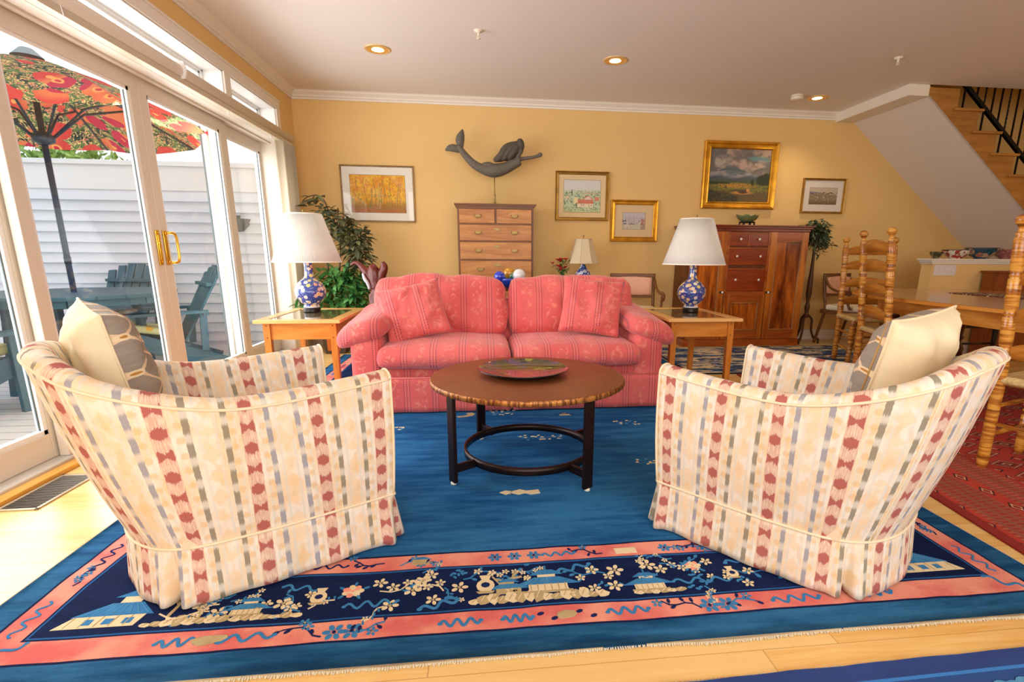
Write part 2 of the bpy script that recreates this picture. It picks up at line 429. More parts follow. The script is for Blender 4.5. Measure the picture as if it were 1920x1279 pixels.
# brass handles
def handle(y, dirn, parent, big):
    b = MB(); x = xs+.001; zc = 1.10
    b.box(x, y-.019, zc-.115, x+.009, y+.019, zc+.115, .004); pc('handle_plate', b, M_BRASS, parent)
    b = MB()
    if big:
        P = [(x+.01, y, zc+.095), (x+.035, y+.004, zc+.10), (x+.055, y+.02, zc+.095), (x+.06, y+.03, zc+.07), (x+.06, y+.034, zc), (x+.06, y+.03, zc-.07), (x+.055, y+.02, zc-.095), (x+.035, y+.004, zc-.10), (x+.01, y, zc-.095)]
        P = catmull(P, 40); b.tube([tuple(p) for p in P], .0095, 12)
        for s in (-1, 1): b.lathe([(.013, 0), (.013, .006), (.009, .012)], 16, M=Matrix.Translation((x+.009, y, zc+s*.095)) @ Matrix.Rotation(R(90), 4, 'Y'))
    else:
        b.box(x+.009, y-.012, zc-.085, x+.016, y+.012, zc+.085, .003)
        b.beam((x+.012, y-.01, zc+.03), (x+.035, y-.035, zc+.03), .012, .016, .003); b.sphere((x+.012, y, zc-.09), .006, 8); b.sphere((x+.012, y, zc+.095), .006, 8)
    pc('door_handle', b, M_BRASS, parent)
handle(3.882, -1, sa, False); handle(3.968, 1, sb, True)

# ================================================================== vertical blind: rail and stacked vanes
bl = thing('vertical_blind', 'cream vertical blind drawn open, with a long headrail above the glass doors', 'blind', (0, 0, 0))
b = MB(); b.sm = True
pf = []
for i in range(13):
    a = R(-90+180*i/12); pf.append((.02+.04*math.cos(a)+.012, .045*math.sin(a)+.0))
pf = [(0, -.045)]+pf+[(0, .045)]
b.prism(pf, Matrix(((1, 0, 0, XL+.02), (0, 0, -1, 6.18), (0, 1, 0, 2.232), (0, 0, 0, 1))), 6.18-OY0+.1)
b.build('valance', M_BEIGE, bl)
b = MB(); b.box(XL+.02, OY0, 2.155, XL+.075, 6.14, 2.190, .003); b.build('headrail', plain('rail_metal', 'cdbfa6', .4), bl)
b = MB(); b.prism([(XL+.015, 2.165), (XL+.098, 2.19), (XL+.112, 2.235), (XL+.098, 2.29), (XL+.015, 2.29)], XZ(0, 4.06, 0), .014); b.build('valance_clip', M_WHITE, bl)
M_VANE = plain('vane_fabric', 'd9cbb0', .6, vary=.04, nscale=40)
for i in range(11):
    y = 5.80+.032*i; b = MB(); P = []
    for j in range(7):
        t = -1+2*j/6; P.append((XL+.058+.042*t, y+.012*(1-t*t)))
    b.grid([[(p[0], p[1], z) for z in (.03, 2.16)] for p in P])
    o = b.build('vane', M_VANE, bl); so = o.modifiers.new('thick', 'SOLIDIFY'); so.thickness = .0015
b = MB(); b.tube([(XL+.09, 3.0, 2.19), (XL+.095, 3.005, 2.14)], .002, 6); b.build('cord', M_WHITE, bl)
for y in (4.75, 5.62):
    MB().sphere((XL+.05, y, 2.15), .009, 8).build('runner_clip', M_WHITE, bl)

# ================================================================== ceiling things
M_CAN = plain('warm_can_reflector', 'f4c060', .25, .6)
M_BULB = plain('downlight_bulb', 'fff2d0', .5, emit='ffe2a0', es=6.)
def downlight(x, y, lab, power=26):
    r = thing('recessed_downlight', lab, 'ceiling light', (x, y, ZC), 0, 'recessed downlights')
    MB().lathe([(.112, 0), (.112, -.004), (.104, -.008), (.090, -.008), (.084, 0)], 36, cap=False).build('trim_ring', plain('gold_ring', 'e8c68a', .3, .3), r)
    MB().lathe([(.086, -.0075), (.05, -.004)], 36, cap=False).build('reflector', M_CAN, r)
    MB().sphere((0, .01, -.001), .06, 20, (1, 1, .12)).build('bulb', M_BULB, r)
    l = bpy.data.lights.new('downlight_lamp', 'SPOT'); l.energy = power; l.color = (1, .8, .52); l.spot_size = R(125); l.spot_blend = .8; l.shadow_soft_size = .06
    o = bpy.data.objects.new('downlight_lamp', l); C.objects.link(o); o.location = (x, y, ZC-.03)
    return r
downlight(-.845, 5.145, 'round recessed downlight glowing above the left end of the sofa')
downlight(1.242, 5.121, 'round recessed downlight glowing in the middle of the ceiling')
downlight(3.734, 5.925, 'round recessed downlight beside the smoke detector')
M_IV = plain('ivory_plastic', 'efe6cf', .4)
def sprinkler(x, y, lab):
    r = thing('fire_sprinkler', lab, 'sprinkler', (x, y, ZC), 0, 'ceiling sprinkler heads')
    MB().lathe([(.036, 0), (.034, -.008), (.014, -.012), (.012, -.02)], 24).build('escutcheon', M_IV, r)
    b = MB(); b.lathe([(.009, -.018), (.008, -.034), (.004, -.036), (.003, -.05)], 12)
    for s in (-1, 1): b.tube([(s*.009, 0, -.03), (s*.012, 0, -.042), (s*.003, 0, -.056)], .002, 6)
    b.build('nozzle', M_IV, r)
    MB().lathe([(.004, -.052), (.016, -.056), (.016, -.058), (.002, -.06)], 16).build('deflector', M_IV, r)
sprinkler(.018, 4.642, 'white sprinkler head on the ceiling left of the middle downlight')
sprinkler(3.687, 4.715, 'white sprinkler head on the ceiling in front of the smoke detector')
r = thing('smoke_detector', 'round white smoke detector on the ceiling beside a downlight', 'smoke detector', (3.46, 5.87, ZC))
MB().lathe([(.062, 0), (.062, -.012), (.055, -.014)], 32).build('base', M_IV, r)
MB().lathe([(.058, -.016), (.064, -.022), (.062, -.036), (.05, -.046), (.02, -.048)], 32).build('cover', M_IV, r)

# ================================================================== floor vent, switch plate
v = thing('floor_vent', 'long silver metal floor register set in the maple floor by the glass door', 'vent', (-1.975, 2.445, 0))
b = MB(); w_, l_ = .084, .19
for (x0, y0, x1, y1) in ((-w_, -l_, w_, -l_+.014), (-w_, l_-.014, w_, l_), (-w_, -l_, -w_+.014, l_), (w_-.014, -l_, w_, l_)): b.box(x0, y0, 0, x1, y1, .006, .002)
b.build('frame', plain('vent_frame_metal', 'b7a98c', .35, .5), v)
MB().box(-w_+.01, -l_+.01, .0005, w_-.01, l_-.01, .001).build('duct', plain('duct_dark', '1c1814', .9), v)
b = MB(); 
for i in range(24): y = -l_+.02+i*(2*l_-.04)/23; b.beam((-w_+.012, y, .003), (w_-.012, y, .003), .008, .0022, up=(0, .5, 1))
o = b.build('grille_slats', plain('vent_slat_metal', '9c9184', .35, .6), v)
v = thing('switch_plate', 'white five-gang light switch plate on the knee wall', 'light switch', (4.985+.12, 5.338, .94))
MB().box(-.135, -.006, -.058, .135, 0, .058, .003).build('plate', plain('switch_plate_paint', 'e3dcd8', .3), v)
for i in range(5):
    MB().cbox((-.1+.05*i, -.010, (-.004, .004)[i % 2]), (.009, .014, .02), .002, Matrix.Rotation(R((-22, 22)[i in (0, 3)]), 4, 'X')).build('toggle', M_WHITE, v)
# ================================================================== outdoors
def m_deck():
    g = G('grey_deck_boards', .6); x, y, z = g.xyz(g.coord()); fy = g.frac(y/.14)
    gap = g.math('MAXIMUM', fy < .04, fy > .97); n = g.noise(g.vec(x*2, y*14, 0.), 3., 4.)
    g.col(g.mix(gap, g.mix(n, lin('cfd0d2')[:3], lin('e6e5e2')[:3]), lin('8a8e92')[:3])); return g.m
struct(MB().box(-9, -.5, -.12, W0-.02, 6.5, -.05).build('deck', m_deck()), 'pale grey board deck outside')
struct(MB().box(-40, -20, -.5, -2.2, 40, -.12).build('ground', plain('outside_ground', '8c9a6c', .9)))
fe = thing('privacy_fence', 'tall white lap-sided privacy wall closing the far end of the deck', 'fence', (-5.5, 6.5, 0))
b = MB(); z = -.05; M_SIDE = plain('white_siding', 'dfe5ee', .5, vary=.01)
n_ = 16; h = 1.78/n_
for i in range(n_):
    b.prism([(0, 0), (-.042, 0), (-.004, h), (0, h)], Matrix(((0, 0, 1, -3.5), (1, 0, 0, 0), (0, 1, 0, z+i*h), (0, 0, 0, 1))), 6.86)
b.build('siding', M_SIDE, fe)
b = MB(); b.box(-3.5, -.02, 1.73, 3.36, .12, 1.98, .004); b.build('top_board', plain('fence_white', 'eef0f3', .5, vary=.01), fe)
b = MB(); b.box(-3.55, -.05, 1.98, 3.36, .15, 2.03, .006); b.build('cap', plain('fence_white', 'eef0f3'), fe)
# wall lantern bowl hanging on the fence
r = thing('wall_planter', 'dark half-round planter bowl hung on the white fence', 'planter', (-2.70, 6.47, 1.42))
MB().lathe([(0, -.12), (.05, -.11), (.10, -.05), (.125, .0), (.13, .02), (.115, .02), (.09, -.03), (0, -.08)], 24, cap=False).build('bowl', plain('dark_iron', '4a4f54', .6), r)
MB().box(-.02, -.005, -.1, .02, .025, .06).build('bracket', plain('dark_iron', '4a4f54'), r)

def leafball(b, c, rad, n, ls, seed, sc=(1, 1, 1)):
    rnd = random.Random(seed)
    for _ in range(n):
        d = Vector((rnd.gauss(0, 1), rnd.gauss(0, 1), rnd.gauss(0, 1))).normalized()*rad*(.55+.5*rnd.random())
        p = Vector(c)+Vector((d.x*sc[0], d.y*sc[1], d.z*sc[2])); u = Vector((rnd.gauss(0, 1), rnd.gauss(0, 1), rnd.gauss(0, 1))).normalized()
        v = u.cross(Vector((rnd.gauss(0, 1), rnd.gauss(0, 1), rnd.gauss(0, 1)))).normalized(); s = ls*(.6+.8*rnd.random())
        q = [p-u*s, p+v*s*.5, p+u*s, p-v*s*.5]
        f = b.b.faces.new([b.b.verts.new(x) for x in q]); f.material_index = 0
def m_leaf(name, a, c):
    g = G(name, .5); n = g.noise(g.coord(), 9., 2.); g.col(g.mix(g.smooth(n, .35, .65), lin(a)[:3], lin(c)[:3])); return g.m
M_TL = m_leaf('tree_leaves', '5d8a34', 'a9c668')
for i, (x, y, z, r_, lab) in enumerate(((-9.2, 13.4, 2.5, 1.4, 'leafy green tree top above the fence, left of the door handles'), (-5.7, 14.6, 2.2, 1.4, 'leafy green tree top above the fence, right of the door handles'), (-2.9, 12.0, 2.2, 1.0, 'small green tree top above the fence seen through the last door pane'))):
    t = thing('garden_tree', lab, 'tree', (x, y, -.12), 0, 'trees beyond the fence')
    b = MB(); leafball(b, (0, 0, z), r_, 1500, .13, i, (1.2, .8, .75)); b.build('crown', M_TL, t, weld=False, fix=False)
    MB().tube([(0, 0, 0), (.05, 0, z)], [.14, .07], 8).build('trunk', plain('bark', '5a4636', .9), t)

# patio table with umbrella
M_TEAL = plain('teal_lumber', '35606f', .5, vary=.08, nscale=5)
pt = thing('patio_table', 'blue-grey octagonal patio table with an umbrella through its middle', 'patio table', (-3.4, 4.85, -.05), R(8))
b = MB(); o8 = [(.72*math.cos(R(22.5+45*i)), .72*math.sin(R(22.5+45*i))) for i in range(8)]
for i in range(10):
    y0 = -.66+i*.134; y1 = y0+.124
    def hx(y): a = abs(y); return .665 if a < .275 else .665-(a-.275)
    b.prism([(-hx(y0), y0), (hx(y0), y0), (hx(y1), y1), (-hx(y1), y1)], Matrix.Translation((0, 0, .762)), .028)
b.build('tabletop', M_TEAL, pt)
b = MB()
for i in range(8):
    a0, a1 = R(22.5+45*i), R(67.5+45*i); b.beam((.66*math.cos(a0), .66*math.sin(a0), .735), (.66*math.cos(a1), .66*math.sin(a1), .735), .03, .06)
b.build('apron', M_TEAL, pt)
for sx in (-1, 1):
    for sy in (-1, 1): MB().beam((sx*.34, sy*.34, .0), (sx*.30, sy*.30, .74), .09, .045, .004, (1, 0, 0)).build('leg', M_TEAL, pt)
MB().beam((-.34, -.34, .3), (.34, .34, .3), .06, .04).build('stretcher', M_TEAL, pt)
PX, PY = -3.4, 4.85
um = thing('patio_umbrella', 'open market umbrella with red floral canopy and dark frame', 'umbrella', (PX, PY, -.05))
M_UF = plain('umbrella_frame', '2f4358', .4, .3)
MB().tube([(0, 0, 0), (0, 0, 2.5)], .021, 14).build('pole', M_UF, um)
MB().lathe([(.0, 1.02), (.024, 1.02), (.025, 1.08), (0, 1.08)], 14, cap=False).build('pole_joint', M_UF, um)
MB().lathe([(.2, 0), (.2, .05), (.05, .09), (.03, .3)], 24).build('base', M_UF, um)
def m_floral():
    g = G('red_floral_fabric', .8); v = g.coord(); x, y, z = g.xyz(v)
    vv = g.vec(x*1.25, y*1.25, z*.3); c = g.mix(g.smooth(g.noise(vv, 9., 2.), .45, .55), lin('5f7a4a')[:3], lin('2f3f3a')[:3])
    n = g.noise(vv, 26., 2., .5, 1.5); c = g.mix((n > .53), c, lin('f3d68c')[:3]); c = g.mix((n > .60), c, lin('c9545a')[:3])
    d = g.voro(vv, 4.2); dn = d+g.noise(vv, 14., 1.)*.22
    pk = g.noise(vv, 2.3, 0.)
    fl = g.mix(g.smooth(pk, .42, .58), lin('e04a46')[:3], lin('ee8458')[:3]); fl = g.mix((pk > .6), fl, lin('cf2f52')[:3])
    c = g.mix((dn < .62), c, fl); c = g.mix((dn < .30), c, lin('ffb066')[:3]); c = g.mix((dn < .20), c, lin('d8324a')[:3])
    g.col(c); t = g.t; tr = t.nodes.new('ShaderNodeBsdfTranslucent'); t.links.new(c.k, tr.inputs[0]); mx = t.nodes.new('ShaderNodeMixShader'); mx.inputs[0].default_value = .55
    t.links.new(g.b.outputs[0], mx.inputs[1]); t.links.new(tr.outputs[0], mx.inputs[2]); t.links.new(mx.outputs[0], t.nodes['Material Output'].inputs[0])
    return g.m
b = MB(); N = 8; RIM, ZR, ZT = 1.18, 2.10, 2.56
tips = [(RIM*math.cos(R(45*i+12)), RIM*math.sin(R(45*i+12)), ZR) for i in range(N)]
for i in range(N):
    A, B_ = Vector(tips[i]), Vector(tips[(i+1) % N]); T0 = Vector((0, 0, ZT)); rows = []
    for k in range(9):
        t = k/8; row = []
        for j in range(9):
            s = j/8; p = T0.lerp(A.lerp(B_, s), t); p.z -= .05*math.sin(math.pi*s)*t*t; p = p+(Vector((0, 0, 0))-Vector((p.x, p.y, 0)))*.05*math.sin(math.pi*s)*t; p.z += .06*math.sin(math.pi*t); row.append(p)
        rows.append(row)
    b.grid(rows)
b.build('canopy', m_floral(), um)
MB().lathe([(.10, 2.56), (.07, 2.59), (.04, 2.62), (.0, 2.63)], 16, cap=False).build('canopy_cap', plain('vent_fabric', '8d9aa0', .8), um)
MB().lathe([(.03, 1.94), (.07, 1.96), (.075, 2.0), (.04, 2.03), (.024, 2.04)], 18).build('hub', M_UF, um)
MB().lathe([(.03, 2.45), (.05, 2.46), (.05, 2.49), (.02, 2.49)], 14).build('top_hub', M_UF, um)
for i in range(N):
    a = R(45*i+12); d = Vector((math.cos(a), math.sin(a), 0))
    rb = MB().tube([d*.05+Vector((0, 0, 2.485)), d*.6+Vector((0, 0, 2.345)), d*(RIM-.02)+Vector((0, 0, ZR+.0))], .010, 8).build('rib', M_UF, um)
    MB().tube([d*.06+Vector((0, 0, 1.99)), d*.30+Vector((0, 0, 2.22)), d*.62+Vector((0, 0, 2.32))], .009, 8).build('strut', M_UF, rb)

def m_cush():
    g = G('yellow_floral_cushion', .8); v = g.coord(); d = g.voro(v, 9.); n = g.noise(v, 20., 2.)
    c = g.mix(n, lin('e8dca0')[:3], lin('c2cf9a')[:3]); c = g.mix((d < .3), c, lin('f0b94a')[:3]); c = g.mix((d < .14), c, lin('e87f5a')[:3]); g.col(c); return g.m
M_CUSH = m_cush()
def adirondack(loc, rz, lab):
    t = thing('adirondack_chair', lab, 'patio chair', loc, rz, 'adirondack chairs on the deck')
    rec = R(22)
    # faces local -y ; back at +y
    for i in range(6):
        x = -.225+.09*i; h = .92-.10*((i-2.5)/2.5)**2
        p0 = Vector((x*.8, .16, .30)); p1 = Vector((x*1.15, .16+h*math.sin(rec)+.02, .30+h*math.cos(rec)*.82))
        MB().beam(p0, p1, .082, .02, .004, (0, -1, .4)).build('back_slat', M_TEAL, t)
    for i in range(6):
        y = -.30+.088*i; MB().cbox((0, y, .36-.02*i), (.52, .078, .022), .004).build('seat_slat', M_TEAL, t)
    for s in (-1, 1):
        MB().beam((s*.29, -.30, 0), (s*.29, -.30, .56), .035, .13, .004, (0, 1, 0)).build('leg', M_TEAL, t)
        b = MB(); b.beam((s*.26, -.30, .36), (s*.26, .52, .02), .03, .14, .004); b.build('leg', M_TEAL, t)
        b = MB(); b.prism([(s*.24, -.38), (s*.40, -.36), (s*.40, -.1), (s*.35, .35), (s*.27, .36), (s*.24, 0)][::s], Matrix.Translation((0, 0, .56)), .024); b.build('arm', M_TEAL, t)
        MB().beam((s*.31, .29, .2), (s*.31, .31, .57), .03, .06, .003).build('arm_post', M_TEAL, t)
    MB().beam((-.34, .33, .55), (.34, .33, .55), .05, .03).build('back_rail', M_TEAL, t)
    MB().beam((-.27, .40, .82), (.27, .40, .82), .05, .03).build('back_rail', M_TEAL, t)
    c = MB(); c.cbox((0, -.08, .41), (.46, .44, .07), .03, Matrix.Rotation(R(-12), 4, 'X')); o = c.build('seat_cushion', M_CUSH, t)
    return t
ad = adirondack((-3.08, 5.40, -.05), R(-54), 'blue-green slatted garden chair right of the table, its back seen through the right sliding door')
copy_tree(ad, (-3.86, 5.88, -.05), R(-8), 'blue-green slatted garden chair behind the patio table')
copy_tree(ad, (-3.62, 3.85, -.05), R(160), 'garden chair with yellow floral cushion nearest the camera, behind the left glass')
# ================================================================== upholstery
def m_chair():
    """cream stripe with ikat motifs; uv in metres, u around the chair, v up"""
    g = G('ikat_stripe_fabric', .85, spec=.2); u, v, _ = g.xyz(g.coord('UV'))
    uvv = g.vec(u, v, 0.); P = .200
    jag = (g.noise(g.vec(u*620., v*16., 0.), 1., 1.)-.5)
    vv = v+jag*.024
    uu = u+(g.noise(g.vec(v*60., 3., 0.), 1., 1.)-.5)*.004
    k = g.frac(uu/P); par = g.math('FLOOR', uu/P); parr = g.math('FLOOR', uu/P+.5); par2 = g.frac(par/2.)*2.
    n = g.noise(g.vec(u*1.4, v, 0.), 11., 3.)
    c = g.mix(g.smooth(n, .40, .60), lin('f2e9dc')[:3], lin('efd9ba')[:3]); c = g.mix(g.smooth(g.noise(g.vec(u*2., v*.9, 3.), 14., 2.), .56, .66)*.55, c, lin('eec796')[:3])
    # pale grey hairline bands
    for a in (.165, .40, .60, .835):
        d = g.ab(k-a); c = g.mix((d < .018)*.6, c, lin('dcdcd6')[:3])
    # small tan dots columns
    pv = .048
    for a in (.20, .80):
        dx = (k-a)*P; dy = (g.frac(vv/pv)-.5)*pv; dd = g.math('SQRT', dx*dx+dy*dy*.8)
        c = g.mix(g.smooth(dd, .0115, .008)*.6, c, lin('e6bf85')[:3])
    # peach diamonds in the middle
    pv = .145; fy = g.ab(g.frac(vv/pv+.1)-.5)*pv; dx = g.ab(k-.5)*P
    c = g.mix(g.smooth(dx*1.35+fy, .038, .026)*.5, c, lin('f2cd9a')[:3])
    fy2 = g.ab(g.frac(vv/pv+.6)-.5)*pv; c = g.mix(g.smooth(dx*.9+fy2*1.2, .024, .018)*.7, c, lin('f5d9b4')[:3])
    # blue-grey / olive dashes
    pv = .074
    for a, q in ((.285, 0.), (.715, .5)):
        dx = g.ab(k-a)*P; fy = g.ab(g.frac(vv/pv+q)-.5)*pv
        dc = g.mix(par2, lin('8e93a6')[:3], lin('7f7a6a')[:3])
        c = g.mix((dx < .0078)*.85, c, g.mix(g.smooth(fy, .017, .030), dc, lin('d3cfc6')[:3]))
    # red band with hexagons and bow ties
    dx = g.ab(g.frac(k+.5)-.5)*P; band = dx < .0205
    st = g.noise(g.vec(u*420., v*25., 0.), 1., 0.)
    rb = g.mix(g.smooth(st, .35, .65), lin('efdcc4')[:3], lin('dcb5a4')[:3])
    pv = .140; off = parr*.33
    hy = g.ab(g.frac(vv/pv+off)-.5)*pv; hx = (dx*.6+hy < .0215)*(dx < .0175)
    by = g.ab(g.frac(vv/pv+off+.5)-.5)*pv; bw = (by < .006+dx*.75)*(by < .0185)*(dx < .0185)
    hz = g.smooth(g.math('MINIMUM', hy, by), .040, .022)
    rb = g.mix(hz*.35, rb, lin('d2a294')[:3])
    rb = g.mix(g.math('MAXIMUM', hx, bw), rb, lin('b2625e')[:3])
    c = g.mix(band, c, rb)
    wv = g.noise(g.vec(u*700., v*700., 0.), 1., 1.)
    g.col(g.mix(wv*.10, c, lin('c9b08a')[:3])).bump(wv, .12, .001); return g.m
M_IKAT = m_chair()
M_PIPE = plain('cream_piping', 'f0dfc0', .8)

def armchair(name, loc, ang, label, phase=.022):
    """local: faces +y"""
    t = thing(name, label, 'armchair', loc, ang-R(90), 'ikat-striped tub armchairs')
    #       base x,y       rim x,y,z   (right half, front to back centre)
    K = [(.35, .37, .368, .375, .652), (.345, .22, .372, .20, .640), (.338, .05, .376, .02, .632), (.322, -.12, .378, -.14, .640), (.296, -.25, .362, -.31, .682),
         (.235, -.335, .300, -.455, .738), (.125, -.385, .165, -.530, .782), (0, -.395, 0, -.552, .795)]
    full = K+[(-a, b_, -c, d, e) for a, b_, c, d, e in K[-2::-1]]
    N = 84; pts = catmull(full, N)
    # arc length on the mean line
    ul = [0.]
    for a, b_ in zip(pts, pts[1:]): ul.append(ul[-1]+math.hypot((b_[0]+b_[2]-a[0]-a[2])/2, (b_[1]+b_[3]-a[1]-a[3])/2))
    mid = ul[N//2]
    ZS = .185; th = .072
    def nrm(i, o):
        a, b_ = pts[max(i-1, 0)], pts[min(i+1, N)]; d = Vector((b_[o]-a[o], b_[o+1]-a[o+1], 0)).normalized()
        return Vector((-d.y, d.x, 0))*-1      # inward
    prof_out = 9
    P = []; VV = []
    for i in range(N+1):
        bx, by, rx, ry, rz = pts[i]; nb, nr = nrm(i, 0), nrm(i, 2)
        if nr.dot(Vector((-rx, -ry+.1, 0))) < 0: nr = -nr
        B0, Rm = Vector((bx, by, ZS)), Vector((rx, ry, rz-.022)); row = []; vv = []
        for k in range(prof_out):
            s = k/(prof_out-1); p = B0.lerp(Rm, s); p -= nr*.012*math.sin(math.pi*s); row.append(p); vv.append((Rm-B0).length*s+ZS)
        L = (Rm-B0).length+ZS
        for k in range(1, 8):                      # padded rim over the top
            a = math.pi*k/8; p = Rm+nr*(th/2)*(1-math.cos(a))+Vector((0, 0, .030*math.sin(a))); row.append(p); vv.append(L+.11*k/8)
        inn = Rm+nr*th; bot = Vector((bx, by, .30))+nr*(th+.035)
        for k in range(0, 7):
            s = k/6; p = inn.lerp(bot, s); row.append(p); vv.append(L+.11+(inn-bot).length*s)
        P.append(row); VV.append(vv)
    b = MB(); U = [x-mid+phase for x in ul]
    vs = b.grid(P, uv=lambda i, j: (U[i], VV[i][j]))
    L = b.b.loops.layers.uv.verify()
    for i in (0, N):                              # arm fronts
        f = b.b.faces.new(vs[i] if i else vs[i][::-1]); f.smooth = False
        for lp in f.loops: lp[L].uv = (lp.vert.co.x, lp.vert.co.z)
    o = b.build('shell', M_IKAT, t, weld=False)
    # welts
    b = MB(); b.tube([P[i][8]-nrm(i, 2)*.0 for i in range(0, N+1)], .0048, 8)
    for i in (0, N):
        b.tube([P[i][j] for j in range(0, len(P[i]))], .0045, 8)
    for i in (round(N*5.15/14), N-round(N*5.15/14)): b.tube([P[i][j]-nrm(i, 2)*-.0 for j in range(0, 9)], .0032, 8)
    b.build('welt', M_PIPE, t)
    wl = [Vector((pts[i][0], pts[i][1], ZS))-nrm(i, 0)*(-.004 if 0 else .0) for i in range(N+1)]
    # front panel and deck
    b = MB(); b.box(-.31, .20, .185, .31, .355, .30, .01); b.box(-.30, -.28, .19, .30, .3, .30); uvl = b.b.loops.layers.uv.verify()
    for f in b.b.faces:
        for lp in f.loops: lp[uvl].uv = (lp.vert.co.x, lp.vert.co.z)
    b.build('front_rail', M_IKAT, t)
    # seat cushion
    b = MB(); P2 = []
    for i in range(25):
        row = []
        for j in range(25):
            x = -1+2*i/24; y = -1+2*j/24; r = max(0, 1-abs(x)**6)*max(0, 1-abs(y)**6)
            row.append(Vector((.27*x, .05+.33*y-.0, .36+.075*r**.4)))
        P2.append(row)
    b.grid(P2, uv=lambda i, j: (P2[i][j].x, P2[i][j].y)); q = [[Vector((p.x, p.y, .30)) for p in r_] for r_ in P2]
    b.grid([[P2[i][24], Vector((P2[i][24].x, P2[i][24].y, .30))] for i in range(25)], uv=lambda i, j: (P2[i][24].x, -.1*j))
    b.build('seat_cushion', M_IKAT, t)
    # skirt all round with kick pleats at the back corners and front corners
    loop = [Vector((p[0], p[1], 0)) for p in pts]+[Vector((-.35+.7*k/24, .378, 0)) for k in range(1, 24)]
    n = len(loop); acc = [0.]
    for a in range(n): acc.append(acc[-1]+(loop[(a+1) % n]-loop[a]).length)
    # resample densely
    M_ = 420; tot = acc[-1]; sm = []
    for k in range(M_):
        s = tot*k/M_; a = max(i for i in range(n) if acc[i] <= s+1e-9); f = (s-acc[a])/(acc[a+1]-acc[a]); sm.append(loop[a].lerp(loop[(a+1) % n], f))
    pleats = [(.262, -.305), (-.262, -.305), (.352, .372), (-.352, .372)]
    ps = [min(range(M_), key=lambda k: (sm[k]-Vector((x, y, 0))).length) for x, y in pleats]
    P3 = []; u3 = []
    for k in range(M_):
        a, c = sm[k-3], sm[(k+3) % M_]; d = (c-a).normalized(); nn = Vector((d.y, -d.x, 0))
        if nn.dot(sm[k]-Vector((0, 0, 0))) < 0: nn = -nn
        dist = min(min(abs(k-p), M_-abs(k-p)) for p in ps)*tot/M_
        row = []
        for j in range(9):
            s = j/8; z = .187-(.187-.006)*s
            fl = .012*s+.010*s*max(0, math.exp(-(dist/.05)**2))+.004*s*math.sin(k*.21)
            pit = -(.045*s+.006)*math.exp(-(dist/.0105)**2)*(1 if s > .02 else 0)+.016*s*math.exp(-((dist-.03)/.018)**2)
            row.append(sm[k]+nn*(.004+fl+pit)+Vector((0, 0, z)))
        P3.append(row); u3.append(k*tot/M_)
    half = u3[min(range(M_), key=lambda k: (sm[k]-Vector((0, -.395, 0))).length)]
    def um(sv):
        if sv <= acc[N]:
            a = max(i for i in range(N+1) if acc[i] <= sv+1e-9); a = min(a, N-1); return U[a]+(U[a+1]-U[a])*(sv-acc[a])/(acc[a+1]-acc[a])
        return U[N]+(sv-acc[N])
    b = MB(); b.grid(P3, uv=lambda i, j: (um(u3[i] if i < M_ else tot), .187-.023*j), closeU=True)
    o = b.build('skirt', M_IKAT, t, weld=False); so = o.modifiers.new('thick', 'SOLIDIFY'); so.thickness = .004; so.offset = -1
    b = MB(); b.tube([P3[k][0]+Vector((0, 0, .001)) for k in range(0, M_, 2)], .0048, 8, closed=True); b.build('skirt_welt', M_PIPE, t)
    MB().lathe([(.2, .008), (.2, .04), (.06, .05), (.06, .19)], 32).build('swivel_base', plain('swivel_black', '17130f', .5), t)
    return t
RUGZ = .012
armchair('tub_armchair', (-.843, 1.918, RUGZ), R(35), 'cream ikat-striped tub armchair at left, with its back to the glass doors')
armchair('tub_armchair', (1.18, 1.757, RUGZ), R(125.4), 'cream ikat-striped tub armchair at right, with its back to the red rug', -.023)

# scatter pillows
def pillow_mesh(w, h, t, n=26, pinch=.06, wr=.006, seed=0, split=None):
    """local xz plane, thick along y; returns MB; faces of the front (+y) get material 0, back 1 if split"""
    b = MB(); rnd = Vector((seed*3.1, seed*1.7, 0))
    def pt(i, j, s):
        x = -1+2*i/n; z = -1+2*j/n
        ax, az = abs(x), abs(z)
        px = x*w/2*(1-pinch*(1-ax*ax)*0-pinch*(1-az**2)*ax**3)
        pz = z*h/2*(1-pinch*(1-ax**2)*az**3)
        r = max(0, (1-ax**2.6))*max(0, (1-az**2.6)); th = t/2*r**.42
        q = Vector((px, 0, pz)); nz = noise.noise((q*9)+rnd)*wr*2+noise.noise((q*22)+rnd)*wr*.7
        edge = min(1, (1-max(ax, az))*6)
        pl = wr*1.1*math.sin((x if az > ax else z)*26+seed)*math.exp(-((1-max(ax, az))/.13)**2)*edge
        return Vector((px, s*(th+(nz+pl)*edge), pz))
    for s, mi in ((1, 0), (-1, 1)):
        b.mi = mi if split else 0
        P = [[pt(i, j, s) for j in range(n+1)] for i in range(n+1)]
        b.grid(P, uv=lambda i, j: (P[i][j].x, P[i][j].z), flip=(s < 0))
    return b
def edge_loop(w, h, pinch, n=20):
    L = []
    for k in range(4*n):
        a, f = divmod(k, n); f = f/n
        x, z = ((-1+2*f, -1), (1, -1+2*f), (1-2*f, 1), (-1, 1-2*f))[a]
        ax, az = abs(x), abs(z)
        L.append(Vector((x*w/2*(1-pinch*(1-az**2)*ax**3), 0, z*h/2*(1-pinch*(1-ax**2)*az**3))))
    return L
